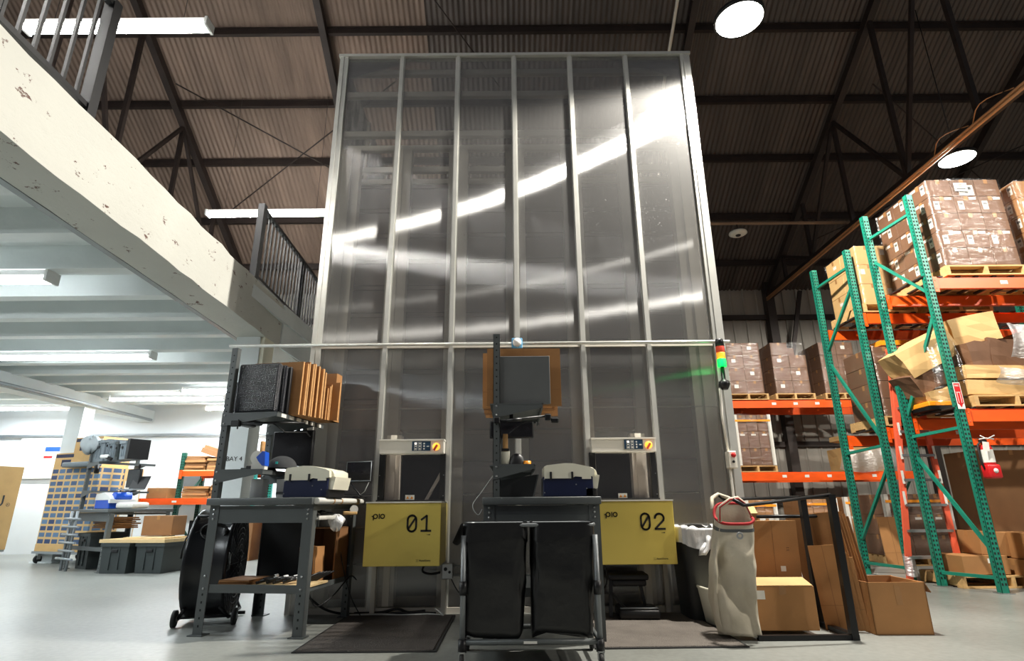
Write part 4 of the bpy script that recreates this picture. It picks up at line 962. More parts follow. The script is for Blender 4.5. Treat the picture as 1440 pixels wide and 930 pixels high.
def wrap(loc, size, label, seed=0, mat_='wrap', rz=0, amp=.012, group='stretch wrap around pallet loads'):
    rn = random.Random(seed); w_, d_, h_ = size; ph = [rn.uniform(0, 6) for _ in range(4)]
    P = [(-.008, -.010), (w_ + .008, -.010), (w_ + .008, d_ + .010), (-.008, d_ + .010)]
    N = 12
    def fn(u, v):
        s_ = u * 4; i = int(s_) % 4; f = s_ - int(s_)
        a_, b_ = P[i], P[(i + 1) % 4]
        o_ = amp * math.sin(7*u*2*PI + 9*v + ph[0]) * math.sin(f * PI) * .4
        x = a_[0] + (b_[0] - a_[0]) * f; y = a_[1] + (b_[1] - a_[1]) * f
        nx, ny = (b_[1] - a_[1]), -(b_[0] - a_[0]); L = math.hypot(nx, ny)
        return (x + nx / L * (o_ + amp*.5), y + ny / L * (o_ + amp*.5), h_ * v + amp * math.sin(3*u*2*PI + ph[1]))
    return solo('stretch_wrap', MB().grid(fn, 4 * N, 8, close=True), mat_, label, 'plastic wrap', loc, (0, 0, rz), group)
def load(x, y, z, nx, ny, nz, bw, bd, bh, label, group, mat_='card_dk', stick=None, drop=(), jit=.0015, rz=0):
    for k in range(nz):
        for j in range(ny):
            for i in range(nx):
                if (i, j, k) in drop: continue
                if 0 < i < nx - 1 and 0 < j < ny - 1 and k < nz - 1: continue
                carton((x + i * (bw + .004) + R.uniform(-jit, jit), y + j * (bd + .004) + R.uniform(-jit, jit), z + k * bh), (bw, bd, bh - .003), label + ' ' + ('bottom' if k == 0 else 'top' if k == nz - 1 else ORD[k]) + ' row' + ('' if ny == 1 else ' front' if j == 0 else ' rear' if j == ny - 1 else ' mid') + (' ' + (('left', 'right') if nx == 2 else ('left', 'middle', 'right'))[i]), group, mat_, (0, 0, rz), stick(i, j, k) if stick else None)
# --- rack uprights and beams
ZA = (('h', 4.5, 4.4), ('d', 3.38, 4.08), ('u', 3.16, 1.92), ('h', 1.75, 1.70), ('d', .40, 1.50), ('h', .15, .15))
ZB = (('h', 4.2, 4.15), ('u', 3.92, 3.10), ('d', 1.70, 2.95), ('h', 1.65, 1.60), ('u', 1.40, .42), ('h', .15, .15))
ZC = (('h', 3.1, 3.1), ('u', 1.9, 3.0), ('d', 1.8, .7), ('h', .5, .5), ('h', .12, .12))
ZD = (('h', 1.62, 1.62), ('d', .9, 1.55), ('u', .8, .2), ('h', .12, .12))
def frame(name_label, pf, pr, H, group, mat_='green', zb=ZA):
    t = thing('rack_frame', name_label, 'rack frame', (pf[0], pf[1], 0), 0, group)
    dx, dy = pr[0] - pf[0], pr[1] - pf[1]
    for (x, y) in ((0, 0), (dx, dy)):
        c = part(t, 'post', MB().box((x - .04, y - .035, 0), (x + .04, y - .031, H)).box((x - .04, y - .035, 0), (x - .036, y + .035, H)).box((x + .036, y - .035, 0), (x + .04, y + .035, H)), mat_)
        h_ = MB(); z = .08
        while z < H - .05:
            for q in (-.018, .018): h_.box((x + q - .009, y - .0365, z), (x + q + .009, y - .0345, z + .024))
            for q in (-.012,): h_.box((x - .0415, y + q - .007, z + .02), (x - .0395, y + q + .007, z + .038))
            z += .0508
        part(c, 'slot', h_, 'hole')
        part(t, 'base_plate', MB().box((x - .07, y - .07, 0), (x + .07, y + .06, .008)), 'chrome')
    for kind, za, zc in zb:      # (h)orizontal strut, (u)p from front to rear, (d)own from front to rear
        p, q = (0, 0, za), (dx, dy, zc)
        part(t, 'cross_strut' if kind == 'h' else 'diagonal_strut', MB().bar(p, q, .038, .034), mat_)
    return t
def beam(x0, x1, y, z, label, group, y1=None, mat_='orange', tags=2, h=.13):
    t = thing('rack_beam', label, 'rack beam', (x0, y, z - h), 0, group)
    L = x1 - x0
    part(t, 'beam', MB().box((0, -.025, 0), (L, .025, h)).box((0, .0, h), (L, .025, h + .02)), mat_)
    for x in (-.005, L - .05): 
        e = part(t, 'end_connector', MB().box((x, -.04, -.05), (x + .055, -.025, h + .02)), mat_)
        part(e, 'rivet', MB().lathe([(.008, 0), (.008, -.004)], 8, (x + .028, -.04, 0), 'Y').lathe([(.008, 0), (.008, -.004)], 8, (x + .028, -.04, h - .03), 'Y'), 'redor')
    for k in range(tags):
        x = L * (.3 + .45 * k / max(1, tags - 1)) if tags > 1 else L * .3
        part(t, 'label_tag', MB().box((x, -.0265, h*.4), (x + .09, -.025, h*.75)), 'paper')
    return t
GF = 'green rack frames'; GB = 'orange beams of the near racks'
frame('green slotted rack frame nearest the camera with the fire extinguisher', (5.17, 6.53), (4.94, 7.10), 4.75, GF)
frame('green slotted rack frame standing left of the orange ladder', (4.89, 7.55), (4.79, 8.30), 4.45, GF, zb=ZB)
frame('green slotted rack frame at the far right end of the near rack', (8.0, 6.53), (7.9, 7.1), 4.75, GF)
frame('green slotted rack frame at the far right end of the second rack', (8.0, 7.55), (7.9, 8.3), 4.45, GF)
for z, nm in ((3.58, 'upper'), (1.94, 'lower')):
    beam(5.22, 8.0, 6.54, z, 'orange %s front beam of the near rack' % nm, GB)
    beam(5.0, 7.95, 7.12, z - .02, 'orange %s rear beam of the near rack' % nm, GB, tags=0)
for z, nm in ((3.46, 'upper'), (1.86, 'lower')):
    beam(4.93, 8.0, 7.56, z, 'orange %s front beam of the second rack' % nm, GB, tags=1)
    beam(4.85, 7.95, 8.31, z - .02, 'orange %s rear beam of the second rack' % nm, GB, tags=0)
# wire decking: thin bars carried by the beams
def deck(x0, x1, y0, y1, z, label):
    t = thing('deck_support', label, 'rack deck', (0, 0, 0), 0, 'deck bars of the near racks')
    me = cached(('dk', round(y1 - y0, 2)), lambda: MB().box((0, 0, 0), (.05, y1 - y0, .018)).mesh('deck_bar', 'girt'))
    n = int((x1 - x0) / .22)
    for k in range(n): O('deck_bar', me, t, (x0 + (x1 - x0) * k / n, y0, z))
deck(5.1, 8, 6.53, 7.13, 3.603, 'dark deck bars under the upper near pallets')
deck(4.95, 8, 7.55, 8.3, 3.483, 'dark deck bars under the upper second-rack pallets')
deck(5.1, 8, 6.53, 7.13, 1.963, 'dark deck bars under the crushed cartons')
deck(4.95, 8, 7.55, 8.3, 1.883, 'dark deck bars under the lower second-rack load')
# --- near rack, top level
def stA(i, j, k):
    s_ = []
    if k in (1, 3): s_.append(('F', .12, .22, .07, .12))
    if k in (1, 3): s_.append(('F', .62, .80, .09, .035))
    if i == 0: s_ += [('L', .15 + .2 * ((k + j) % 2), .3, .07, .13), ('L', .6, .78, .10, .035)]
    if k == 4 and i == 1: s_.append(('F', .30, .05, .19, .15))
    return s_
pallet((5.42, 6.50, 3.622), 1.0, 1.05, 'pallet on the upper near beam under labelled cartons')
load(5.45, 6.52, 3.755, 3, 3, 5, .31, .34, .245, 'labelled brown carton on the upper near pallet,', 'labelled cartons on the upper near pallet', 'card_dk', stA)
wrap((5.45, 6.52, 3.76), (.94, 1.03, 1.22), 'clear stretch wrap around the labelled cartons on the upper near pallet', 1)
o = solo('load_sheet', MB().box((0, -.001, 0), (.17, 0, .12)), 'paper', 'white paper sheet with print on the upper near pallet load', 'paper', (5.79, 6.500, 4.80))
for k, (w_, h_) in enumerate(((.05, .012), (.04, .01), (.12, .012))): part(o, 'printed_line', MB().box((.085 - w_/2, -.002, .085 - k*.03), (.085 + w_/2, -.001, .085 - k*.03 + h_)), 'ink')
pallet((6.58, 6.50, 3.622), 1.0, 1.05, 'pallet on the upper near beam at the right picture edge')
load(6.60, 6.52, 3.755, 3, 2, 5, .31, .34, .24, 'tan carton on the upper pallet at right picture edge,', 'tan cartons at the right picture edge', 'card0', stA)
wrap((6.60, 6.52, 3.76), (.94, .69, 1.2), 'clear stretch wrap around the tan cartons at the right picture edge', 2)
# --- near rack, lower level: crushed, leaning cartons
pallet((5.36, 6.50, 1.985), 1.0, .9, 'yellowish pallet under crushed cartons on the lower near beam', 0, mat_='wood')
def crushed(loc, size, rot, label, mat_, seed, bulge=.03, pr=None):
    rn = random.Random(seed); w_, d_, h_ = size
    bm = bmesh.new(); bmesh.ops.create_cube(bm, size=1); bmesh.ops.subdivide_edges(bm, edges=bm.edges[:], cuts=2, use_grid_fill=True)
    for v in bm.verts:
        c0 = v.co.copy(); edge = max(abs(c0.x), abs(c0.y)) > .49
        n_ = Vector((.35 * math.sin(c0.z*3 + seed), .35 * math.sin(c0.x*3 + seed*2), .45 * math.sin(c0.x*2.5 + c0.y*2 + seed*3)))
        v.co = Vector((c0.x * w_, c0.y * d_, c0.z * h_)) + n_ * bulge + Vector((rn.uniform(-1, 1), rn.uniform(-1, 1), rn.uniform(-1, 1))) * bulge * .30
    mb = MB(); bm.verts.index_update(); mb.v = [tuple(v.co) for v in bm.verts]; mb.f = [tuple(v.index for v in f.verts) for f in bm.faces]; mb.sm = [False] * len(mb.f); bm.free()
    o = solo('crushed_carton', mb, mat_, label, 'carton', loc, rot)
    if pr: lettering(o, pr, .07, (-w_*.4, -d_*.5 - bulge*1.05 - .004, .08), (PI/2, 0, 0))
    return o
crushed((5.74, 6.86, 2.97), (.50, .45, .34), (rad(4), rad(-9), rad(-14)), 'tan carton tipped on top of the crushed load', 'card_lt', 1)
crushed((5.14, 6.93, 2.70), (.70, .42, .34), (rad(3), rad(-27), rad(-6)), 'long tan carton slumped left on the crushed load', 'card_lt', 2)
crushed((5.62, 6.80, 2.60), (.36, .45, .36), (rad(2), rad(-6), rad(8)), 'brown carton with paper label in the middle of the crushed load', 'card_dk', 3)
crushed((6.05, 6.82, 2.66), (.55, .45, .34), (0, rad(3), 0), 'wrapped brown carton at the right of the crushed load', 'card_dk', 4)
crushed((5.84, 6.80, 2.39), (.95, .5, .16), (0, rad(1), rad(2)), 'flattened tan carton bulging under the crushed load', 'card_lt', 5, .025)
crushed((5.75, 6.80, 2.22), (.78, .5, .17), (0, 0, 0), 'bottom tan carton of the crushed load on its pallet', 'card_lt', 6, .015)
crushed((5.05, 6.98, 2.36), (.30, .4, .28), (rad(4), rad(-30), 0), 'small brown carton slipping off the left of the crushed load', 'card_dk', 7)
crushed((5.18, 6.92, 2.14), (.34, .40, .20), (0, rad(-14), 0), 'tan carton wedged low at the left of the crushed load', 'card_lt', 8)
crushed((6.6, 6.8, 2.5), (.5, .5, .9), (0, 0, 0), 'tall wrapped brown load at the right end of the lower near beam', 'card_dk', 9, .015)
def drape(loc, w_, h_, label, seed, rz=0, mat_='wrapw', d=.25):
    def fn(u, v): return (w_ * (u - .5) * (1 - .15 * v), -.03 * math.sin(6*u*PI + seed) - d * .25 * math.sin(v * PI), h_ * (v - .5) + .05 * math.sin(5*u + seed))
    return solo('loose_wrap', MB().grid(fn, 24, 10), mat_, label, 'plastic wrap', loc, (0, 0, rz))
drape((6.25, 6.48, 2.72), .75, .42, 'bunched white wrap over the right end of the crushed load', 1)
drape((6.1, 6.47, 2.36), .95, .20, 'bunched wrap around the flattened tan carton', 3)
drape((5.20, 6.62, 2.42), .42, .72, 'loose clear wrap sagging behind the green post', 4, 0, 'wrap')
t = thing('orange_tray', 'yellow and black tray on the deck left of the crushed load', 'tray', (4.98, 6.72, 1.985), rad(-3))
part(t, 'tray', MB().rbox((0, 0, .04), (.36, .34, .10), .01, 1), 'knob'); part(t, 'skid', MB().box((0, -.01, 0), (.36, .35, .04)), 'blackm')
# --- near rack, floor level
pallet((5.02, 6.88, .002), 1.15, .7, 'low pallet on the floor behind the near green post', rad(0))
GP = 'cartons on the floor pallet'
carton((5.10, 6.92, .14), (.52, .5, .20), 'low wide tan carton on the floor pallet with white label', None, 'card0', (0, 0, 0), [('F', .55, .6, .09, .05)])
carton((5.42, 7.02, .345), (.34, .4, .26), 'tan carton leaning atop the low wide carton on the floor pallet', None, 'card0', (0, rad(4), 0))
carton((5.72, 6.72, .002), (.55, .5, .30), 'tan carton on the floor at the right edge of the near rack', None, 'card0', (0, 0, rad(3)))
carton((5.74, 6.72, .306), (.55, .5, .28), 'tan carton with torn white label stacked at the right picture edge', None, 'card0', (0, 0, rad(-2)), [('F', .15, .62, .08, .07)])
carton((5.85, 7.3, .002), (.9, .55, 1.55), 'tall dark brown carton with red sticker under the near rack', None, 'card2', (0, 0, 0), None)
solo('red_sticker', MB().box((0, -.002, 0), (.09, 0, .07)), 'red', 'red sticker on the tall dark brown carton', 'sticker', (6.02, 7.297, 1.22))
drape((6.0, 6.72, .62), .4, .07, 'crumpled white wrap lying on the floor carton at the right edge', 6)
# --- second rack loads
pallet((4.98, 7.54, 3.502), .75, .85, 'pallet under the pale lit cartons on the second rack')
def stB(i, j, k): return [('F', .1, .5, .06, .08)] if (i + k) % 2 else [('L', .3, .5, .08, .05)]
load(5.02, 7.56, 3.635, 2, 2, 3, .33, .38, .30, 'tan carton in the pale stack atop the second rack,', 'cartons on the upper second rack', 'card_lt', stB)
wrap((5.02, 7.56, 3.64), (.67, .77, .9), 'clear stretch wrap around the pale lit cartons on the second rack', 5)
pallet((5.9, 7.54, 3.502), .9, .85, 'pallet behind the near labelled cartons on the second rack')
load(5.92, 7.56, 3.635, 2, 1, 3, .42, .6, .30, 'brown carton behind the near labelled load,', 'rear cartons on the second rack', 'card_dk')
pallet((4.95, 7.54, 1.902), .75, .8, 'pallet under the dull wrapped load on the second rack lower beam')
load(4.98, 7.56, 2.035, 2, 1, 4, .34, .7, .24, 'dull brown wrapped carton on the second rack lower beam,', 'dull cartons on the second rack', 'card_dk')
wrap((4.98, 7.56, 2.04), (.70, .72, .98), 'crinkled wrap around the dull brown load on the second rack lower beam', 6, 'wrap')
solo('yellow_skid', MB().box((0, 0, 0), (.5, .4, .07)), 'knob', 'yellow slab lying on the dull wrapped load', 'slab', (5.15, 7.6, 3.03))
# --- fire extinguisher, arrow sign, ladder
t = thing('fire_extinguisher', 'red fire extinguisher hung on the near green rack post', 'extinguisher', (5.27, 6.42, 1.19))
part(t, 'cylinder', MB().lathe([(.055, 0), (.062, .01), (.062, .30), (.05, .335), (.02, .35), (.02, .37)], 24), 'red')
part(t, 'label_band', MB().lathe([(.063, .15), (.063, .29)], 24, cap=False), 'paper')
part(t, 'cover', MB().rbox((-.07, -.07, -.02), (.07, .05, .13), .02, 2), 'red'); part(t, 'cover_emblem', MB().lathe([(.026, 0), (.026, -.003), (.001, -.003)], 16, (0, -.07, .06), 'Y'), 'paper')
part(t, 'valve', MB().rbox((-.05, -.015, .37), (.03, .015, .40), .004, 1).tube([(-.06, 0, .42), (.03, 0, .40)], .006, 6), 'blackm')
part(t, 'hose', MB().tube([(-.04, 0, .38), (-.085, -.01, .34), (-.09, -.01, .18), (-.07, -.01, .08)], .010, 8), 'rubber')
part(t, 'hang_tag', MB().box((-.09, -.085, .27), (-.02, -.083, .37), (0, rad(8), 0)), 'paper')
part(t, 'tie', MB().tube([(-.10, -.07, .40), (-.03, -.08, .41), (.06, -.07, .40)], .007, 6).tube([(-.08, -.07, .44), (-.02, -.08, .40), (.07, -.08, .44)], .006, 6), 'cablew')
t = thing('arrow_sign', 'red and white fire extinguisher arrow sign on the green post', 'sign', (5.172, 6.485, 1.95))
part(t, 'plate', MB().box((-.042, -.002, 0), (.042, 0, .31)), 'paper'); 
part(t, 'red_field', MB().box((-.034, -.0035, .20), (.034, -.002, .30)).box((-.034, -.0035, .06), (-.020, -.002, .195)).box((.020, -.0035, .06), (.034, -.002, .195)), 'red')
part(t, 'arrow', MB().box((-.012, -.0035, .07), (.012, -.002, .19)).prism([(-.028, .07), (.028, .07), (0, .015)], -.0035, -.002), 'red')
lettering(t, 'FIRE', .03, (-.03, -.0045, .262), (PI/2, 0, 0), 'paper')
t = thing('step_ladder', 'orange fibreglass step ladder between the two green frames', 'ladder', (0, 0, 0))
def lp(s_, z): return (4.70 + .42 * z / 2.9, 7.30 + .02*z, z) if s_ < 0 else (5.34 - .02 * z / 2.9, 7.30 + .02*z, z)
for s_ in (-1, 1): 
    c = part(t, 'rail', MB().bar(lp(s_, 0.0), lp(s_, 2.85), .07, .028, (0, 1, 0)), 'redor')
    part(c, 'rail_foot', MB().box((lp(s_, 0)[0] - .05, 7.26, 0), (lp(s_, 0)[0] + .05, 7.34, .05)), 'black')
    b_ = MB()
    for z in (.9, 1.15, 1.45, 1.75): p = lp(s_, z); b_.box((p[0] - .015, 7.30 + .02*z - .038, z), (p[0] + .015, 7.30 + .02*z - .034, z + .16))
    part(c, 'rail_decal', b_, 'paper')
for k in range(9):
    z = .28 + k * .30; part(t, 'step', MB().box((lp(-1, z)[0], lp(-1, z)[1] - .04, z), (lp(1, z)[0], lp(1, z)[1] + .06, z + .03)), 'chrome')
for s_ in (-1, 1): part(t, 'rear_leg', MB().bar((5.0 + s_ * .18, 7.47, 0), (5.15 + s_ * .08, 7.38, 2.85), .035, .03), 'redor')
part(t, 'top_cap', MB().rbox((5.06, 7.26, 2.85), (5.36, 7.42, 2.92), .01, 1), 'redor')
solo('foam_wrap', MB().grid(lambda u, v: ((.06 + .012 * math.sin(14*u)) * math.cos(2*PI*u), (.05 + .01 * math.sin(20*u)) * math.sin(2*PI*u), .22*v + .02*math.sin(6*u)), 20, 6, close=True), 'wrapw', 'white plastic wrapped round the orange ladder foot', 'plastic wrap', (4.74, 7.30, .10))
# ------------------------------------------------------------------ back rack along the rear wall
GB2 = 'orange beams of the back rack'
frame('green rack frame of the back rack behind the tower', (4.25, 12.0), (4.25, 13.0), 3.4, GF, zb=ZC)
frame('green rack frame of the back rack behind the second rack', (8.4, 12.0), (8.4, 13.0), 3.4, GF, zb=ZC)
for z, nm in ((3.03, 'upper'), (1.53, 'lower')):
    beam(4.3, 8.4, 12.0, z, 'orange %s front beam of the back rack' % nm, GB2, tags=5, h=.15)
    beam(4.3, 8.4, 13.0, z, 'orange %s rear beam of the back rack' % nm, GB2, tags=0, h=.15)
def stC(i, j, k): return [('F', .3, .45, .09, .08)] if (i + k) % 2 == 0 else None
for n_, (x, nz, dr) in enumerate(((4.68, 4, ()), (5.68, 4, ((1, 0, 3),)), (6.74, 4, ()))):
    lb = ('nearest the tower', 'in the middle of the upper back beam', 'behind the green frames on the back rack')[n_]
    pallet((x - .05, 11.95, 3.052), .85, 1.0, 'pallet %s' % (lb if n_ else 'under the wrapped stack nearest the tower'))
    load(x, 12.0, 3.185, 2, 2, nz, .37, .45, .285, ('wrapped carton in the back rack stack nearest the tower,', 'wrapped carton in the middle back rack stack,', 'wrapped carton in the rightmost back rack stack,')[n_], 'cartons of back rack stack %d' % (n_ + 1), 'card_dk', stC, dr)
    wrap((x, 12.0, 3.19), (.75, .9, 1.13), 'clear stretch wrap on the carton stack %s' % lb, 10 + n_)
def posted(x, y, z, w_, d_, h_, label, seed, rz=0, m2='card_dk'):
    pallet((x - .03, y, z), w_ + .06, d_, 'pallet under the %s' % label, rz)
    nz = max(3, int(h_ / .27)); bh = h_ / nz
    load(x + .02, y + .02, z + .135, 3, 1, nz, (w_ - .06) / 3, d_ - .05, bh, 'carton in the %s,' % label, 'cartons in the %s' % label, m2, lambda i, j, k: [('F', .3, .75, .10, .035)] if k % 2 else None, jit=.002)
    for i, xx in enumerate((x - .02, x + w_ - .05)): tag(O('corner_board', cached(('cb', round(h_, 2)), lambda: MB().box((0, 0, 0), (.07, .008, h_)).box((0, 0, 0), (.008, .07, h_)).mesh('corner_board', 'paper')), None, (xx, y - .012, z + .135)), 'white %s corner board on the %s' % (('left', 'right')[i], label), 'corner board', 'white corner boards')
    solo('strap', MB().box((-.005, -.004, 0), (w_ + .005, 0, .04)), 'knob', 'yellow band around the %s' % label, 'strap', (x, y - .013, z + .135 + h_ * .86))
    wrap((x, y, z + .14), (w_, d_ - .03, h_), 'stretch wrap around the %s' % label, seed)
posted(4.70, 12.0, 1.555, .74, .8, 1.05, 'white-cornered load on the lower back beam', 31)
posted(4.28, 10.9, .002, .55, .8, .86, 'white-cornered floor load beside the tower', 32, m2='card0')
posted(5.30, 10.9, .002, .65, .8, .88, 'white-cornered floor load behind the hanging rack', 33, m2='card0')
posted(6.12, 10.9, .002, .70, .8, .90, 'white-cornered floor load behind the green frames', 34, m2='card0')
posted(5.85, 9.3, .002, 1.0, .8, .92, 'grey wrapped floor load behind the ladder', 35)
flat('cardboard_sheet', .32, .72, .02, (5.62, 9.15, .0), (rad(-5), 0, 0), 'card1', 'tan cardboard sheet leaning on the grey wrapped floor load', None)
crushed((7.35, 12.3, 1.80), (.95, .6, .50), (0, rad(-2), 0), 'crinkled wrapped bale on the lower back beam', 'card_lt', 14, .03)
drape((7.3, 11.93, 1.80), 1.2, .45, 'white wrap hanging over the bale on the lower back beam', 9)
crushed((7.35, 12.25, 2.18), (.9, .5, .10), (0, rad(8), 0), 'tan cardboard lid resting tilted on the wrapped bale', 'card_lt', 15, .01)
crushed((8.0, 9.6, .45), (1.2, .8, .85), (0, 0, 0), 'dark wrapped load on the floor far right behind the racks', 'card_dk', 16, .02)
carton((3.0, 12.1, .002), (.5, .5, .8), 'brown carton on the floor just behind the tower corner', None, 'card0')
# ================================================================== FLOOR GROUP BY THE HANGING RACK
t = thing('waste_bin', 'tall dark grey waste bin with white liner beside port 02', 'waste bin', (1.66, 5.33, 0), rad(2))
def sq(r0, z, n=40, p=.35): return [(r0 * math.copysign(abs(math.cos(2*PI*k/n))**p, math.cos(2*PI*k/n)), r0 * math.copysign(abs(math.sin(2*PI*k/n))**p, math.sin(2*PI*k/n)), z) for k in range(n)]
def loft(rings):
    mb = MB(); n = len(rings[0])
    for r_ in rings: mb.v += r_
    for j in range(len(rings) - 1):
        for k in range(n): mb.f.append((j*n + k, j*n + (k+1) % n, (j+1)*n + (k+1) % n, (j+1)*n + k)); mb.sm.append(True)
    mb.f.append(tuple(range(n))); mb.sm.append(False)
    return mb
part(t, 'body', loft([sq(.19, 0), sq(.20, .02), sq(.235, .66), sq(.245, .68), sq(.245, .71), sq(.225, .71), sq(.215, .3)]), 'bench_dark')
def lin(u, v):
    k = 2*PI*u; c_, s_ = math.cos(k), math.sin(k); p = .35
    r_ = (.25 + .006 * math.sin(17*k) * (1 - v)) if v < .8 else .25 * (1 - (v - .8) * 1.6)
    z = .585 + .03 * math.sin(2*k + 1) * (1 - v) + (.15 * min(v, .8) / .8) + (.015 * math.sin(9*k) if v > .8 else 0)
    return (r_ * math.copysign(abs(c_)**p, c_), r_ * math.copysign(abs(s_)**p, s_), z)
part(t, 'liner', MB().grid(lin, 64, 10, close=True), 'liner')
part(t, 'liner_knot', MB().tube([(-.02, -.25, .66), (-.04, -.27, .62), (-.05, -.275, .57), (-.08, -.275, .535), (-.11, -.27, .53), (-.10, -.27, .56), (-.055, -.265, .61)], [.02, .016, .018, .022, .024, .018, .012], 10), 'liner')
t = thing('laundry_basket', 'small white perforated basket between the bin and the canvas bag', 'basket', (1.66, 5.02, .014), rad(6))
part(t, 'body', loft([sq(.10, 0), sq(.135, .25), sq(.142, .255), sq(.142, .27), sq(.13, .27), sq(.098, .01)]), 'cream')
part(t, 'handle_hole', MB().rbox((-.08, -.142, .20), (-.04, -.128, .235), .004, 1), 'black')
# black hanging rack
t = thing('hanging_rack', 'black steel rack with two hook arms holding the canvas bag', 'rack', (0, 0, 0))
for y, x in ((4.46, 2.40), (4.95, 2.42)):
    part(t, 'upright', MB().box((x - .025, y - .025, 0), (x + .025, y + .025, .985)), 'blackm')
    part(t, 'base_rail', MB().box((1.72, y - .02, 0), (x + .03, y + .02, .035)), 'blackm')
part(t, 'hook_arm', MB().tube([(2.40, 4.46, .985), (1.73, 4.36, .915), (1.69, 4.355, .915), (1.62, 4.35, .955)], .0125, 8), 'blackm')
part(t, 'hook_arm', MB().tube([(2.42, 4.95, .975), (1.74, 4.78, .96), (1.70, 4.77, .96), (1.65, 4.765, 1.0)], .0125, 8), 'blackm')
part(t, 'cross_bar', MB().box((2.39, 4.46, .0), (2.44, 4.95, .035)), 'blackm')
part(t, 'cross_bar', MB().box((2.39, 4.46, .955), (2.44, 4.95, .985)), 'blackm')
part(t, 'back_bar', MB().tube([(2.05, 5.02, .82), (2.62, 5.02, .82)], .014, 8), 'blackm')
# canvas bag
t = thing('canvas_bag', 'tall cream canvas bag with red trim hanging on the hook arms', 'bag', (1.64, 4.52, 0))
def cb(u, v):
    k = 2*PI*u; c_, s_ = math.cos(k), math.sin(k)
    hx = .125 + .018 * (1 - v) + .02 * math.sin(2.6*v); hy = .055 + .05 * math.sin(PI * min(1, v * 1.05)) + .03 * (1 - v)
    g = lambda c, w: math.exp(-((((k - c + PI) % (2*PI)) - PI) / w)**2)
    env = math.sin(PI * min(1, .08 + .92 * v))
    f = 1 + .05 * math.sin(3*k + 4*v) * env + .03 * math.sin(9*k - 12*v) * env
    fold = .085 * g(-PI/2 + .5 - 1.3*v, .30) * env + .07 * g(-PI/2 - .9 + .9*v, .22) * env - .05 * g(-PI/2 + 1.1 - .4*v, .3) * env
    x = hx * math.copysign(abs(c_)**.5, c_) * f + .03 * v**2 - .025 * math.sin(v * 4.2) - .02
    y = hy * math.copysign(abs(s_)**.5, s_) * f - fold * s_ + .010 * math.sin(21*v + 3*k) * env + .028 * abs(math.sin(6.5*v + 1.7*k)) * env * (1 if s_ < 0 else 0) + .016 * abs(math.sin(13*v - 2.6*k + 1)) * env
    return (x, y, .03 + .79 * v + (.11 * s_ * v**6 if s_ > 0 else .04 * s_ * v**6) + .012 * math.sin(2*k) * (1 - v))
mb = MB().grid(cb, 48, 34, close=True); mb.f.append(tuple(range(48))); mb.sm.append(False)
part(t, 'body', mb, 'canvas')
rim = [cb(k/48, 1.0) for k in range(49)]
part(t, 'red_trim', MB().tube([(p[0]*1.02, p[1]*1.04, p[2]) for p in rim], .011, 6), 'redtrim')
part(t, 'hem_band', MB().grid(lambda u, v: tuple(a_ * (1.03 if i < 2 else 1) for i, a_ in enumerate(cb(u, .90 + .035*v))), 48, 1, close=True), 'greyplas')
part(t, 'handle', MB().tube([(-.10, -.07, .80), (-.10, -.10, .90), (-.03, -.14, .955), (.02, -.15, .965), (.07, -.13, .93), (.12, -.09, .84)], .016, 6), 'canvas')
part(t, 'handle', MB().tube([(-.09, .10, .88), (-.05, .20, .97), (.02, .25, 1.0), (.09, .22, .97), (.14, .10, .90)], .016, 6), 'canvas')
part(t, 'handle_edge', MB().tube([(-.105, -.085, .80), (-.105, -.115, .90), (-.035, -.157, .955), (.02, -.167, .962), (.075, -.147, .925), (.125, -.105, .83)], .005, 6), 'redtrim')
part(t, 'grommet', MB().lathe([(.012, 0), (.022, -.004), (.026, 0)], 18, (.02, -.112, .70), 'Y', cap=False), 'chrome')
# cartons and sheets around the rack
o = carton((1.76, 4.60, .036), (.47, .30, .30), 'brown carton standing on the black rack base in front of the sheets', None, 'card1', (0, 0, rad(-2)), [('F', .06, .70, .075, .06)])
part(o, 'open_flap', MB().box((0, -.002, .30), (.46, .16, .306), (rad(14), 0, 0), (0, 0, .30)), 'card_lt')
o = flat('cardboard_sheet', .40, .79, .02, (1.93, 5.00, .0), (rad(4), 0, rad(-3)), 'card0', 'big brown cardboard sheet standing behind the low carton', None)
part(o, 'white_mark', MB().box((.24, -.002, .40), (.28, 0, .44)), 'paper'); 
lettering(o, '::', .05, (.30, -.003, .56), (PI/2, 0, 0))
gp = 'large flat cartons leaning beside the hanging rack'
for k in range(6):
    flat('leaning_carton', .36, .82 - .02*(k % 3), .018, (2.44 + .030*k, 5.08 + .012*k, .0), (rad(0), rad(-7), rad(-32)), 'card%d' % (k % 3), '%s large flattened carton from the left leaning by the black rack' % ORD[k], gp)
for k in range(4):
    flat('leaning_card', .20, .60 - .03*k, .012, (2.38 + .03*k, 4.80 - .01*k, .0), (0, rad(-4), rad(-30)), 'card%d' % ((k+1) % 3), '%s smaller flattened carton from the left inside the black rack uprights' % ORD[k], 'small flattened cartons leaning in the rack')
t = thing('open_carton', 'open empty brown carton on the floor right of the leaning sheets', 'carton', (2.64, 4.60, .0), rad(-1))
part(t, 'side', MB().box((0, 0, 0), (.42, .008, .355)).box((0, .39, 0), (.42, .398, .36)).box((0, 0, 0), (.008, .398, .355)).box((.412, 0, 0), (.42, .398, .355)), 'card1')
part(t, 'bottom', MB().box((0, 0, 0), (.42, .398, .008)), 'card1'); part(t, 'tape', MB().box((.19, -.001, .20), (.235, 0, .34)), 'tape')
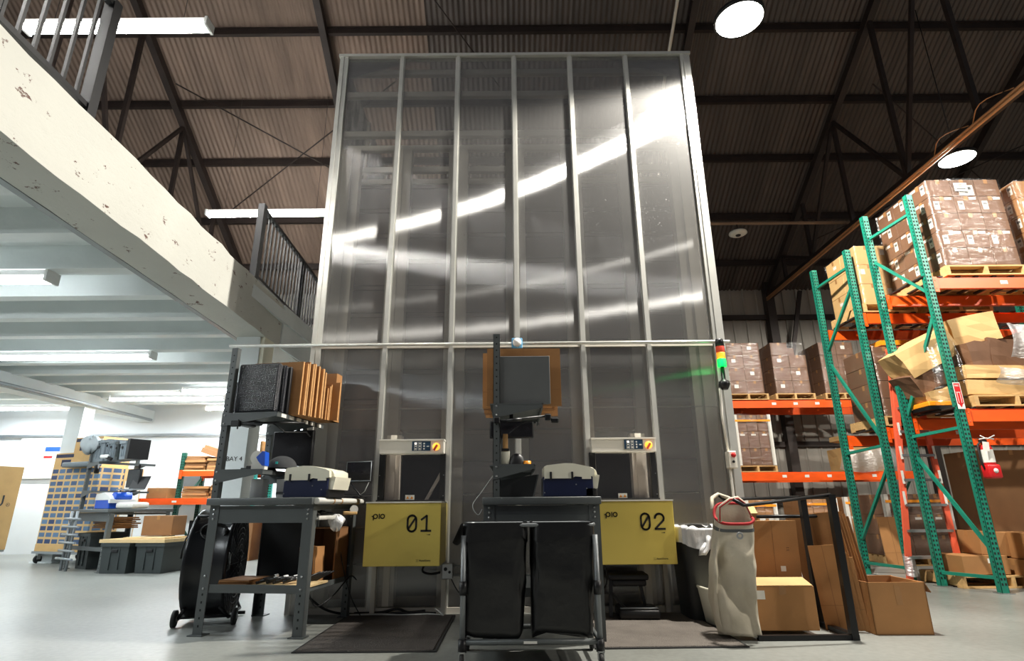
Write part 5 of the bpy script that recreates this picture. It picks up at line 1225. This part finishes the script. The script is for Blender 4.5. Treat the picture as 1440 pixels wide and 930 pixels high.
part(t, 'flap', MB().box((0, .398, .352), (.42, .52, .358), (rad(-30), 0, 0), (0, .398, .355)), 'card_lt'); part(t, 'flap', MB().box((.42, 0, .352), (.50, .398, .358), (0, rad(62), 0), (.42, 0, .355)), 'card2'); part(t, 'flap', MB().box((0, .01, .345), (.42, .10, .35), (rad(-8), 0, 0), (0, 0, .35)), 'card_lt')
t = thing('small_open_box', 'small open tan box on top of the sheets behind the canvas bag', 'carton', (1.92, 5.24, .0), rad(-8))
part(t, 'body', MB().box((0, 0, 0), (.22, .25, .84)), 'card0'); part(t, 'flap', MB().box((0, 0, .84), (.22, .10, .846), (rad(35), 0, 0), (0, 0, .84)), 'card_lt')
# ================================================================== UNDER THE MEZZANINE (far left)
B3, R3 = (-7.45, 9.95, 0), rad(-33)
b3 = lambda x, y, z=0: at(B3, R3, x, y, z)
bench(B3, R3, 'far grey packing bench under the mezzanine with grey totes above', 1.35, 1.0, H=.93, top=2.05)
t = thing('pipe_rack', 'row of grey pipe arms sticking out of the far bench side', 'pipe rack', b3(.05, -.12), R3)
for k in range(6): part(t, 'pipe_arm', MB().tube([(.10 + .05*(k % 2), 0, .18 + .12*k), (.75, -.02, .18 + .12*k)], .018, 8), 'pale_steel')
for x in (.28, .48): part(t, 'pipe_post', MB().tube([(x, .03, 0), (x, .03, .9)], .022, 8), 'pale_steel')
gp = 'grey totes on the far bench shelf'
def tote(loc, rz, size, label, mat_, group=None, lid=None):
    t = thing('tote', label, 'tote', loc, rz, group); w_, d_, h_ = size
    mb = MB(); f = .92
    mb.add([(w_*(1-f)/2, d_*(1-f)/2, 0), (w_*(1+f)/2, d_*(1-f)/2, 0), (w_*(1+f)/2, d_*(1+f)/2, 0), (w_*(1-f)/2, d_*(1+f)/2, 0), (0, 0, h_), (w_, 0, h_), (w_, d_, h_), (0, d_, h_)], [(0, 3, 2, 1), (0, 1, 5, 4), (1, 2, 6, 5), (2, 3, 7, 6), (3, 0, 4, 7), (4, 5, 6, 7)])
    part(t, 'body', mb, mat_); part(t, 'rim', MB().box((-.015, -.015, h_ - .05), (w_ + .015, d_ + .015, h_)), mat_)
    part(t, 'rib', MB().box((w_*.33, -.004, .05), (w_*.33 + .015, .02, h_ - .05)).box((w_*.66, -.004, .05), (w_*.66 + .015, .02, h_ - .05)), mat_)
    part(t, 'handle', MB().rbox((w_*.38, -.02, h_ - .13), (w_*.62, 0, h_ - .09), .006, 1), 'black')
    if lid: part(t, 'lid', MB().rbox((-.02, -.02, h_), (w_ + .02, d_ + .02, h_ + .03), .008, 1), lid)
    return t
for k, (x, w_, h_, m_) in enumerate(((.06, .42, .36, 'greytote'), (.55, .10, .36, 'greytote'), (.68, .14, .33, 'greytote'), (.90, .10, .30, 'darktote'), (1.06, .20, .30, 'greytote'))):
    tote(b3(x, .12, 1.705), R3, (w_, .32, h_), ('wide grey tote at the near end of the far bench shelf', 'narrow grey tote second on the far bench shelf', 'grey tote in the middle of the far bench shelf', 'slim black tote on the far bench shelf', 'grey tote at the right end of the far bench shelf')[k], m_, gp)
solo('black_divider', MB().box((0, 0, 0), (.08, .32, .32)), 'black', 'black divider at the right end of the far bench shelf', 'divider', b3(1.29, .12, 1.705), (0, 0, R3))
t = thing('scanner_gun', 'white and black hand tool on the far bench shelf lip', 'scanner', b3(.62, .04, 1.72), R3 + .4)
part(t, 'head', MB().rbox((0, -.03, .02), (.16, .03, .08), .02, 2), 'white'); part(t, 'grip', MB().bar((.12, 0, .04), (.22, 0, .0), .04, .05), 'black')
t = thing('grey_jacket', 'crumpled pale grey cloth on top of the far bench post', 'cloth', b3(.02, .10, 2.0), R3)
part(t, 'cloth', MB().grid(lambda u, v: ((.20 + .05 * math.sin(5*2*PI*u + 3*v)) * math.cos(2*PI*u) * math.sin(PI*(.04 + .92*v)), (.14 + .04 * math.sin(3*2*PI*u)) * math.sin(2*PI*u) * math.sin(PI*(.04 + .92*v)), -.14 * math.cos(PI*v) + .03 * math.sin(9*u*PI)), 28, 14, close=True), 'grey_cloth')
monitor(b3(.98, .45, 1.42), R3 + rad(5), 'black monitor over the far bench under the mezzanine', .36, .30)
t = thing('laptop', 'open laptop tilted on an arm over the far bench', 'laptop', b3(1.02, .38, 1.22), R3 + .3)
part(t, 'screen', MB().box((0, 0, .02), (.34, .012, .24), (rad(-20), 0, 0), (0, 0, .02)), 'black'); part(t, 'deck', MB().box((0, -.22, 0), (.34, 0, .018)), 'pale_steel')
part(t, 'arm', MB().tube([(.17, 0, 0), (.0, .05, -.02), (-.25, .08, .03), (-.28, .08, -.15)], .014, 8), 'blackm')
t = thing('blue_machine', 'blue and white machine on the far bench worktop', 'printer', b3(.35, .20, .932), R3)
part(t, 'base', MB().rbox((0, 0, 0), (.50, .35, .15), .008, 1), 'blue'); part(t, 'lid', MB().prism([(0, .14), (.02, .24), (.3, .26), (.48, .21), (.56, .15), (.55, .09), (.5, .09), (.48, .14)], -.01, .36), 'white')
part(t, 'roll_cover', MB().lathe([(.07, .05), (.075, .07), (.075, .29), (.07, .31)], 18, (.50, 0, .19), 'Y'), 'blue')
solo('white_parcel', MB().rbox((0, 0, 0), (.40, .3, .10), .03, 2), 'paper', 'white soft parcel on the far bench worktop', 'parcel', b3(.97, .25, .932), (0, 0, R3 + .2))
gp = 'dark totes under the far bench'
tote(b3(.15, .15, .002), R3, (.42, .55, .55), 'dark grey tote at the near end under the far bench', 'darktote', gp)
tote(b3(1.44, -.02, .002), R3 + rad(25), (.46, .55, .43), 'dark lidded tote on the floor in front of the far bench', 'darktote', gp)
tote(b3(1.90, .26, .002), R3 + rad(25), (.46, .55, .43), 'second dark lidded tote right of the first, front of far bench', 'darktote', gp)
o = solo('plywood_sheet', MB().box((0, 0, 0), (1.10, .60, .05)), 'board', 'pale plywood sheet lying on the dark totes', 'board', b3(1.34, -.03, .435), (0, 0, R3 + rad(25)))
part(o, 'second_sheet', MB().box((.35, .05, .05), (1.05, .55, .075)), 'board')
gp = 'flat cartons on the far bench lower shelf'
for k in range(6): solo('flat_carton', MB().box((0, 0, 0), (.62, .4, .022)), 'card2', '%s dark flat carton up in the far bench lower shelf pile' % ORD[k], 'cardboard', b3(.55 + .03 * (k % 3), .15, .63 + .03*k), (0, 0, R3 + rad(R.uniform(-4, 4))), gp)
carton(b3(1.55, .45, .52), (.5, .35, .30), 'plain brown carton at the right end under the far bench', None, 'card2', (0, 0, R3 + .5))
# --- orange rack with flattened cartons
t = frame('dark green rack frame under the mezzanine beside the far bench', (-6.62, 11.6), (-6.62, 12.4), 2.0, 'rack frames under the mezzanine', 'green_dark', ZD)
frame('turquoise rack frame under the mezzanine right of the fan', (-5.15, 11.6), (-5.15, 12.4), 1.7, 'rack frames under the mezzanine', 'cyan', ZD)
beam(-6.62, -5.15, 11.56, 1.64, 'orange upper shelf beam under the mezzanine', 'orange beams under the mezzanine', tags=0, h=.10)
beam(-7.3, -5.15, 11.50, 1.10, 'orange lower shelf beam under the mezzanine', 'orange beams under the mezzanine', tags=2, h=.10)
beam(-6.62, -5.15, 12.4, 1.64, 'orange rear upper shelf beam under the mezzanine', 'orange beams under the mezzanine', tags=0, h=.10)
for z, nm in ((1.642, 'upper'), (1.102, 'lower')): solo('shelf_board', MB().box((-.3 if nm == 'lower' else 0, 0, 0), (1.45, .85, .018)), 'board', 'board on the %s orange shelf under the mezzanine' % nm, 'shelf board', (-6.62, 11.55, z), (0, 0, 0))
def stack(x, y, z, n, w_, d_, lab, grp, tl=0):
    zz = z
    for k in range(n):
        h_ = R.uniform(.03, .055)
        tag(O('flat_carton', cached(('fc', round(w_, 2), round(h_, 2), k % 3), lambda: MB().box((0, 0, 0), (w_, d_, round(h_, 2) - .004)).mesh('flat_carton', 'card%d' % (k % 3))), None, (x + R.uniform(-.03, .03), y + R.uniform(-.02, .02), zz), (0, rad(tl), rad(R.uniform(-6, 6)))), lab % ORD[k], 'cardboard', grp)
        zz += round(h_, 2)
stack(-6.60, 11.6, 1.662, 7, .42, .4, '%s flat carton up in the left pile on the upper orange shelf', 'flat cartons upper left pile')
stack(-6.12, 11.6, 1.662, 5, .45, .4, '%s flat carton up in the right pile on the upper orange shelf', 'flat cartons upper right pile')
solo('folded_carton', MB().box((0, 0, 0), (.45, .35, .10)).box((.02, .02, .10), (.43, .33, .16)), 'card2', 'folded dark carton tipped on the upper shelf piles', 'cardboard', (-6.32, 11.62, 2.02), (0, rad(18), 0))
stack(-6.55, 11.6, 1.122, 5, .50, .4, '%s flat carton up in the left pile on the lower orange shelf', 'flat cartons lower left pile')
stack(-6.0, 11.6, 1.122, 7, .50, .4, '%s flat carton up in the right pile on the lower orange shelf', 'flat cartons lower right pile')
carton((-7.22, 11.55, 1.122), (.40, .4, .20), 'square brown carton at the left end of the lower orange shelf', None, 'card0')
carton((-5.5, 11.5, 1.662), (.25, .3, .14), 'small brown carton at the right end of the upper orange shelf', None, 'card0')
for k, (x, lb, m_) in enumerate(((-6.5, 'dark tote on the floor under the orange shelves', 'darktote'), (-5.9, 'blue tote on the floor under the orange shelves', 'navy'))): tote((x, 11.7, .002), 0, (.5, .5, .35), lb, m_, 'totes under the orange shelves', 'greytote')
carton((-6.4, 11.75, .40), (.5, .4, .3), 'black bagged carton on the dark floor tote', None, 'black'); carton((-5.2, 11.1, .002), (.35, .4, .75), 'tall brown carton on the floor by the turquoise frame', None, 'card2')
carton((-4.75, 11.3, .002), (.4, .4, .95), 'brown carton on the floor behind the white column', None, 'card2'); carton((-4.5, 10.9, .95 * 0 + .002), (.3, .3, .5), 'small brown carton on the floor behind the left bench', None, 'card0')
# --- printed tall cartons on dollies
def dolly(loc, rz, w_, d_, label):
    t = thing('dolly', label, 'dolly', loc, rz, 'dollies far left')
    part(t, 'deck', MB().box((0, 0, .17), (w_, d_, .21)), 'pale_steel')
    for x in (.08, w_ - .08):
        for y in (.08, d_ - .08):
            c = part(t, 'caster', MB().lathe([(.06, -.02), (.07, -.015), (.07, .015), (.06, .02)], 18, (x, y, .071), 'X'), 'rubber'); part(c, 'fork', MB().box((x - .03, y - .03, .07), (x + .03, y + .03, .17)), 'chrome')
RT = rad(-20)
dolly((-8.75, 10.95, 0), RT, 1.35, .9, 'steel dolly under the printed tall carton')
t = thing('printed_carton', 'tall tan carton printed with rows of blue windows far left', 'carton', (-8.70, 10.95, .212), RT)
part(t, 'body', MB().box((0, 0, 0), (1.28, .85, 1.45)), 'print')
part(t, 'plain_side', MB().box((1.28, .48, 0), (1.285, .85, 1.45)), 'card_lt')
part(t, 'white_sheet', MB().box((1.286, .52, .10), (1.290, .83, 1.22)), 'paper'); part(t, 'base_trim', MB().box((.0, -.008, 0), (1.28, 0, .12)), 'card_lt')
t = thing('printed_box', 'tan and white box with blue stripe on top of the printed carton', 'carton', (-8.45, 11.05, 1.95), RT); part(t, 'body', MB().box((0, 0, 0), (.75, .5, .30)), 'card_lt'); part(t, 'stripe', MB().box((.02, -.004, .22), (.45, 0, .28)).box((.15, -.004, .05), (.36, 0, .18)), 'navy'); part(t, 'white_side', MB().box((.48, -.004, 0), (.75, 0, .26)), 'paper')
t = thing('printed_box', 'wide tan box with blue stripe under the topmost box far left', 'carton', (-8.72, 10.98, 1.664), RT); part(t, 'body', MB().box((0, 0, 0), (1.05, .7, .284)), 'card_lt'); part(t, 'stripe', MB().box((.02, -.004, .20), (.5, 0, .26)).box((.2, -.004, .04), (.45, 0, .16)), 'navy')
t = thing('grey_tool_case', 'long grey case lying on the printed carton edge', 'case', (-8.30, 10.62, 1.665), RT); part(t, 'case', MB().rbox((0, 0, 0), (.85, .16, .09), .02, 2), 'greytote'); part(t, 'grip', MB().tube([(.8, .05, .05), (.95, .0, .0), (1.0, -.02, -.12)], .04, 8), 'black')
dolly((-11.25, 11.1, 0), RT, 1.3, .9, 'steel dolly under the plain tan panel carton')
t = thing('tan_panel_carton', 'large plain tan carton with bold dark lettering at the left picture edge', 'carton', (-11.20, 11.15, .212), RT)
part(t, 'body', MB().box((0, 0, 0), (1.35, .8, 1.52)), 'card_lt'); lettering(t, 'U', .30, (1.353, .60, .78), (PI/2, 0, PI/2), 'skin_print', 'RIGHT'); lettering(t, '\u00ae', .09, (1.353, .70, .78), (PI/2, 0, PI/2), 'skin_print', 'RIGHT'); part(t, 'print_mark', MB().box((1.35, .38, .66), (1.354, .56, .70)), 'skin_print')
t = thing('display_panel', 'white notice panel with blue mark on the far left wall', 'notice', (-11.3, 13.12, 1.6), 0); part(t, 'sheet', MB().box((0, 0, 0), (1.0, .02, .9)), 'paper'); part(t, 'mark', MB().box((.6, -.004, .6), (.95, 0, .7)), 'blue'); part(t, 'red_mark', MB().box((.6, -.004, .45), (.8, 0, .5)), 'red')
t = thing('white_cabinet', 'white wall cabinet with a dark window behind the far bench', 'cabinet', (-8.2, 12.9, 1.2)); part(t, 'body', MB().rbox((0, 0, 0), (1.5, .28, .95), .01, 1), 'white'); part(t, 'window', MB().box((.8, -.004, .15), (1.25, 0, .8)), 'greyplas'); part(t, 'shelf', MB().box((-.2, -.15, -.05), (1.8, .28, -.01)), 'white')
solo('wall_pipe', MB().tube([(-12.8, 13.1, 2.55), (-3.2, 13.1, 2.55)], .03, 8), 'pale_steel', 'grey pipe running along the white back wall under the mezzanine', 'pipe')
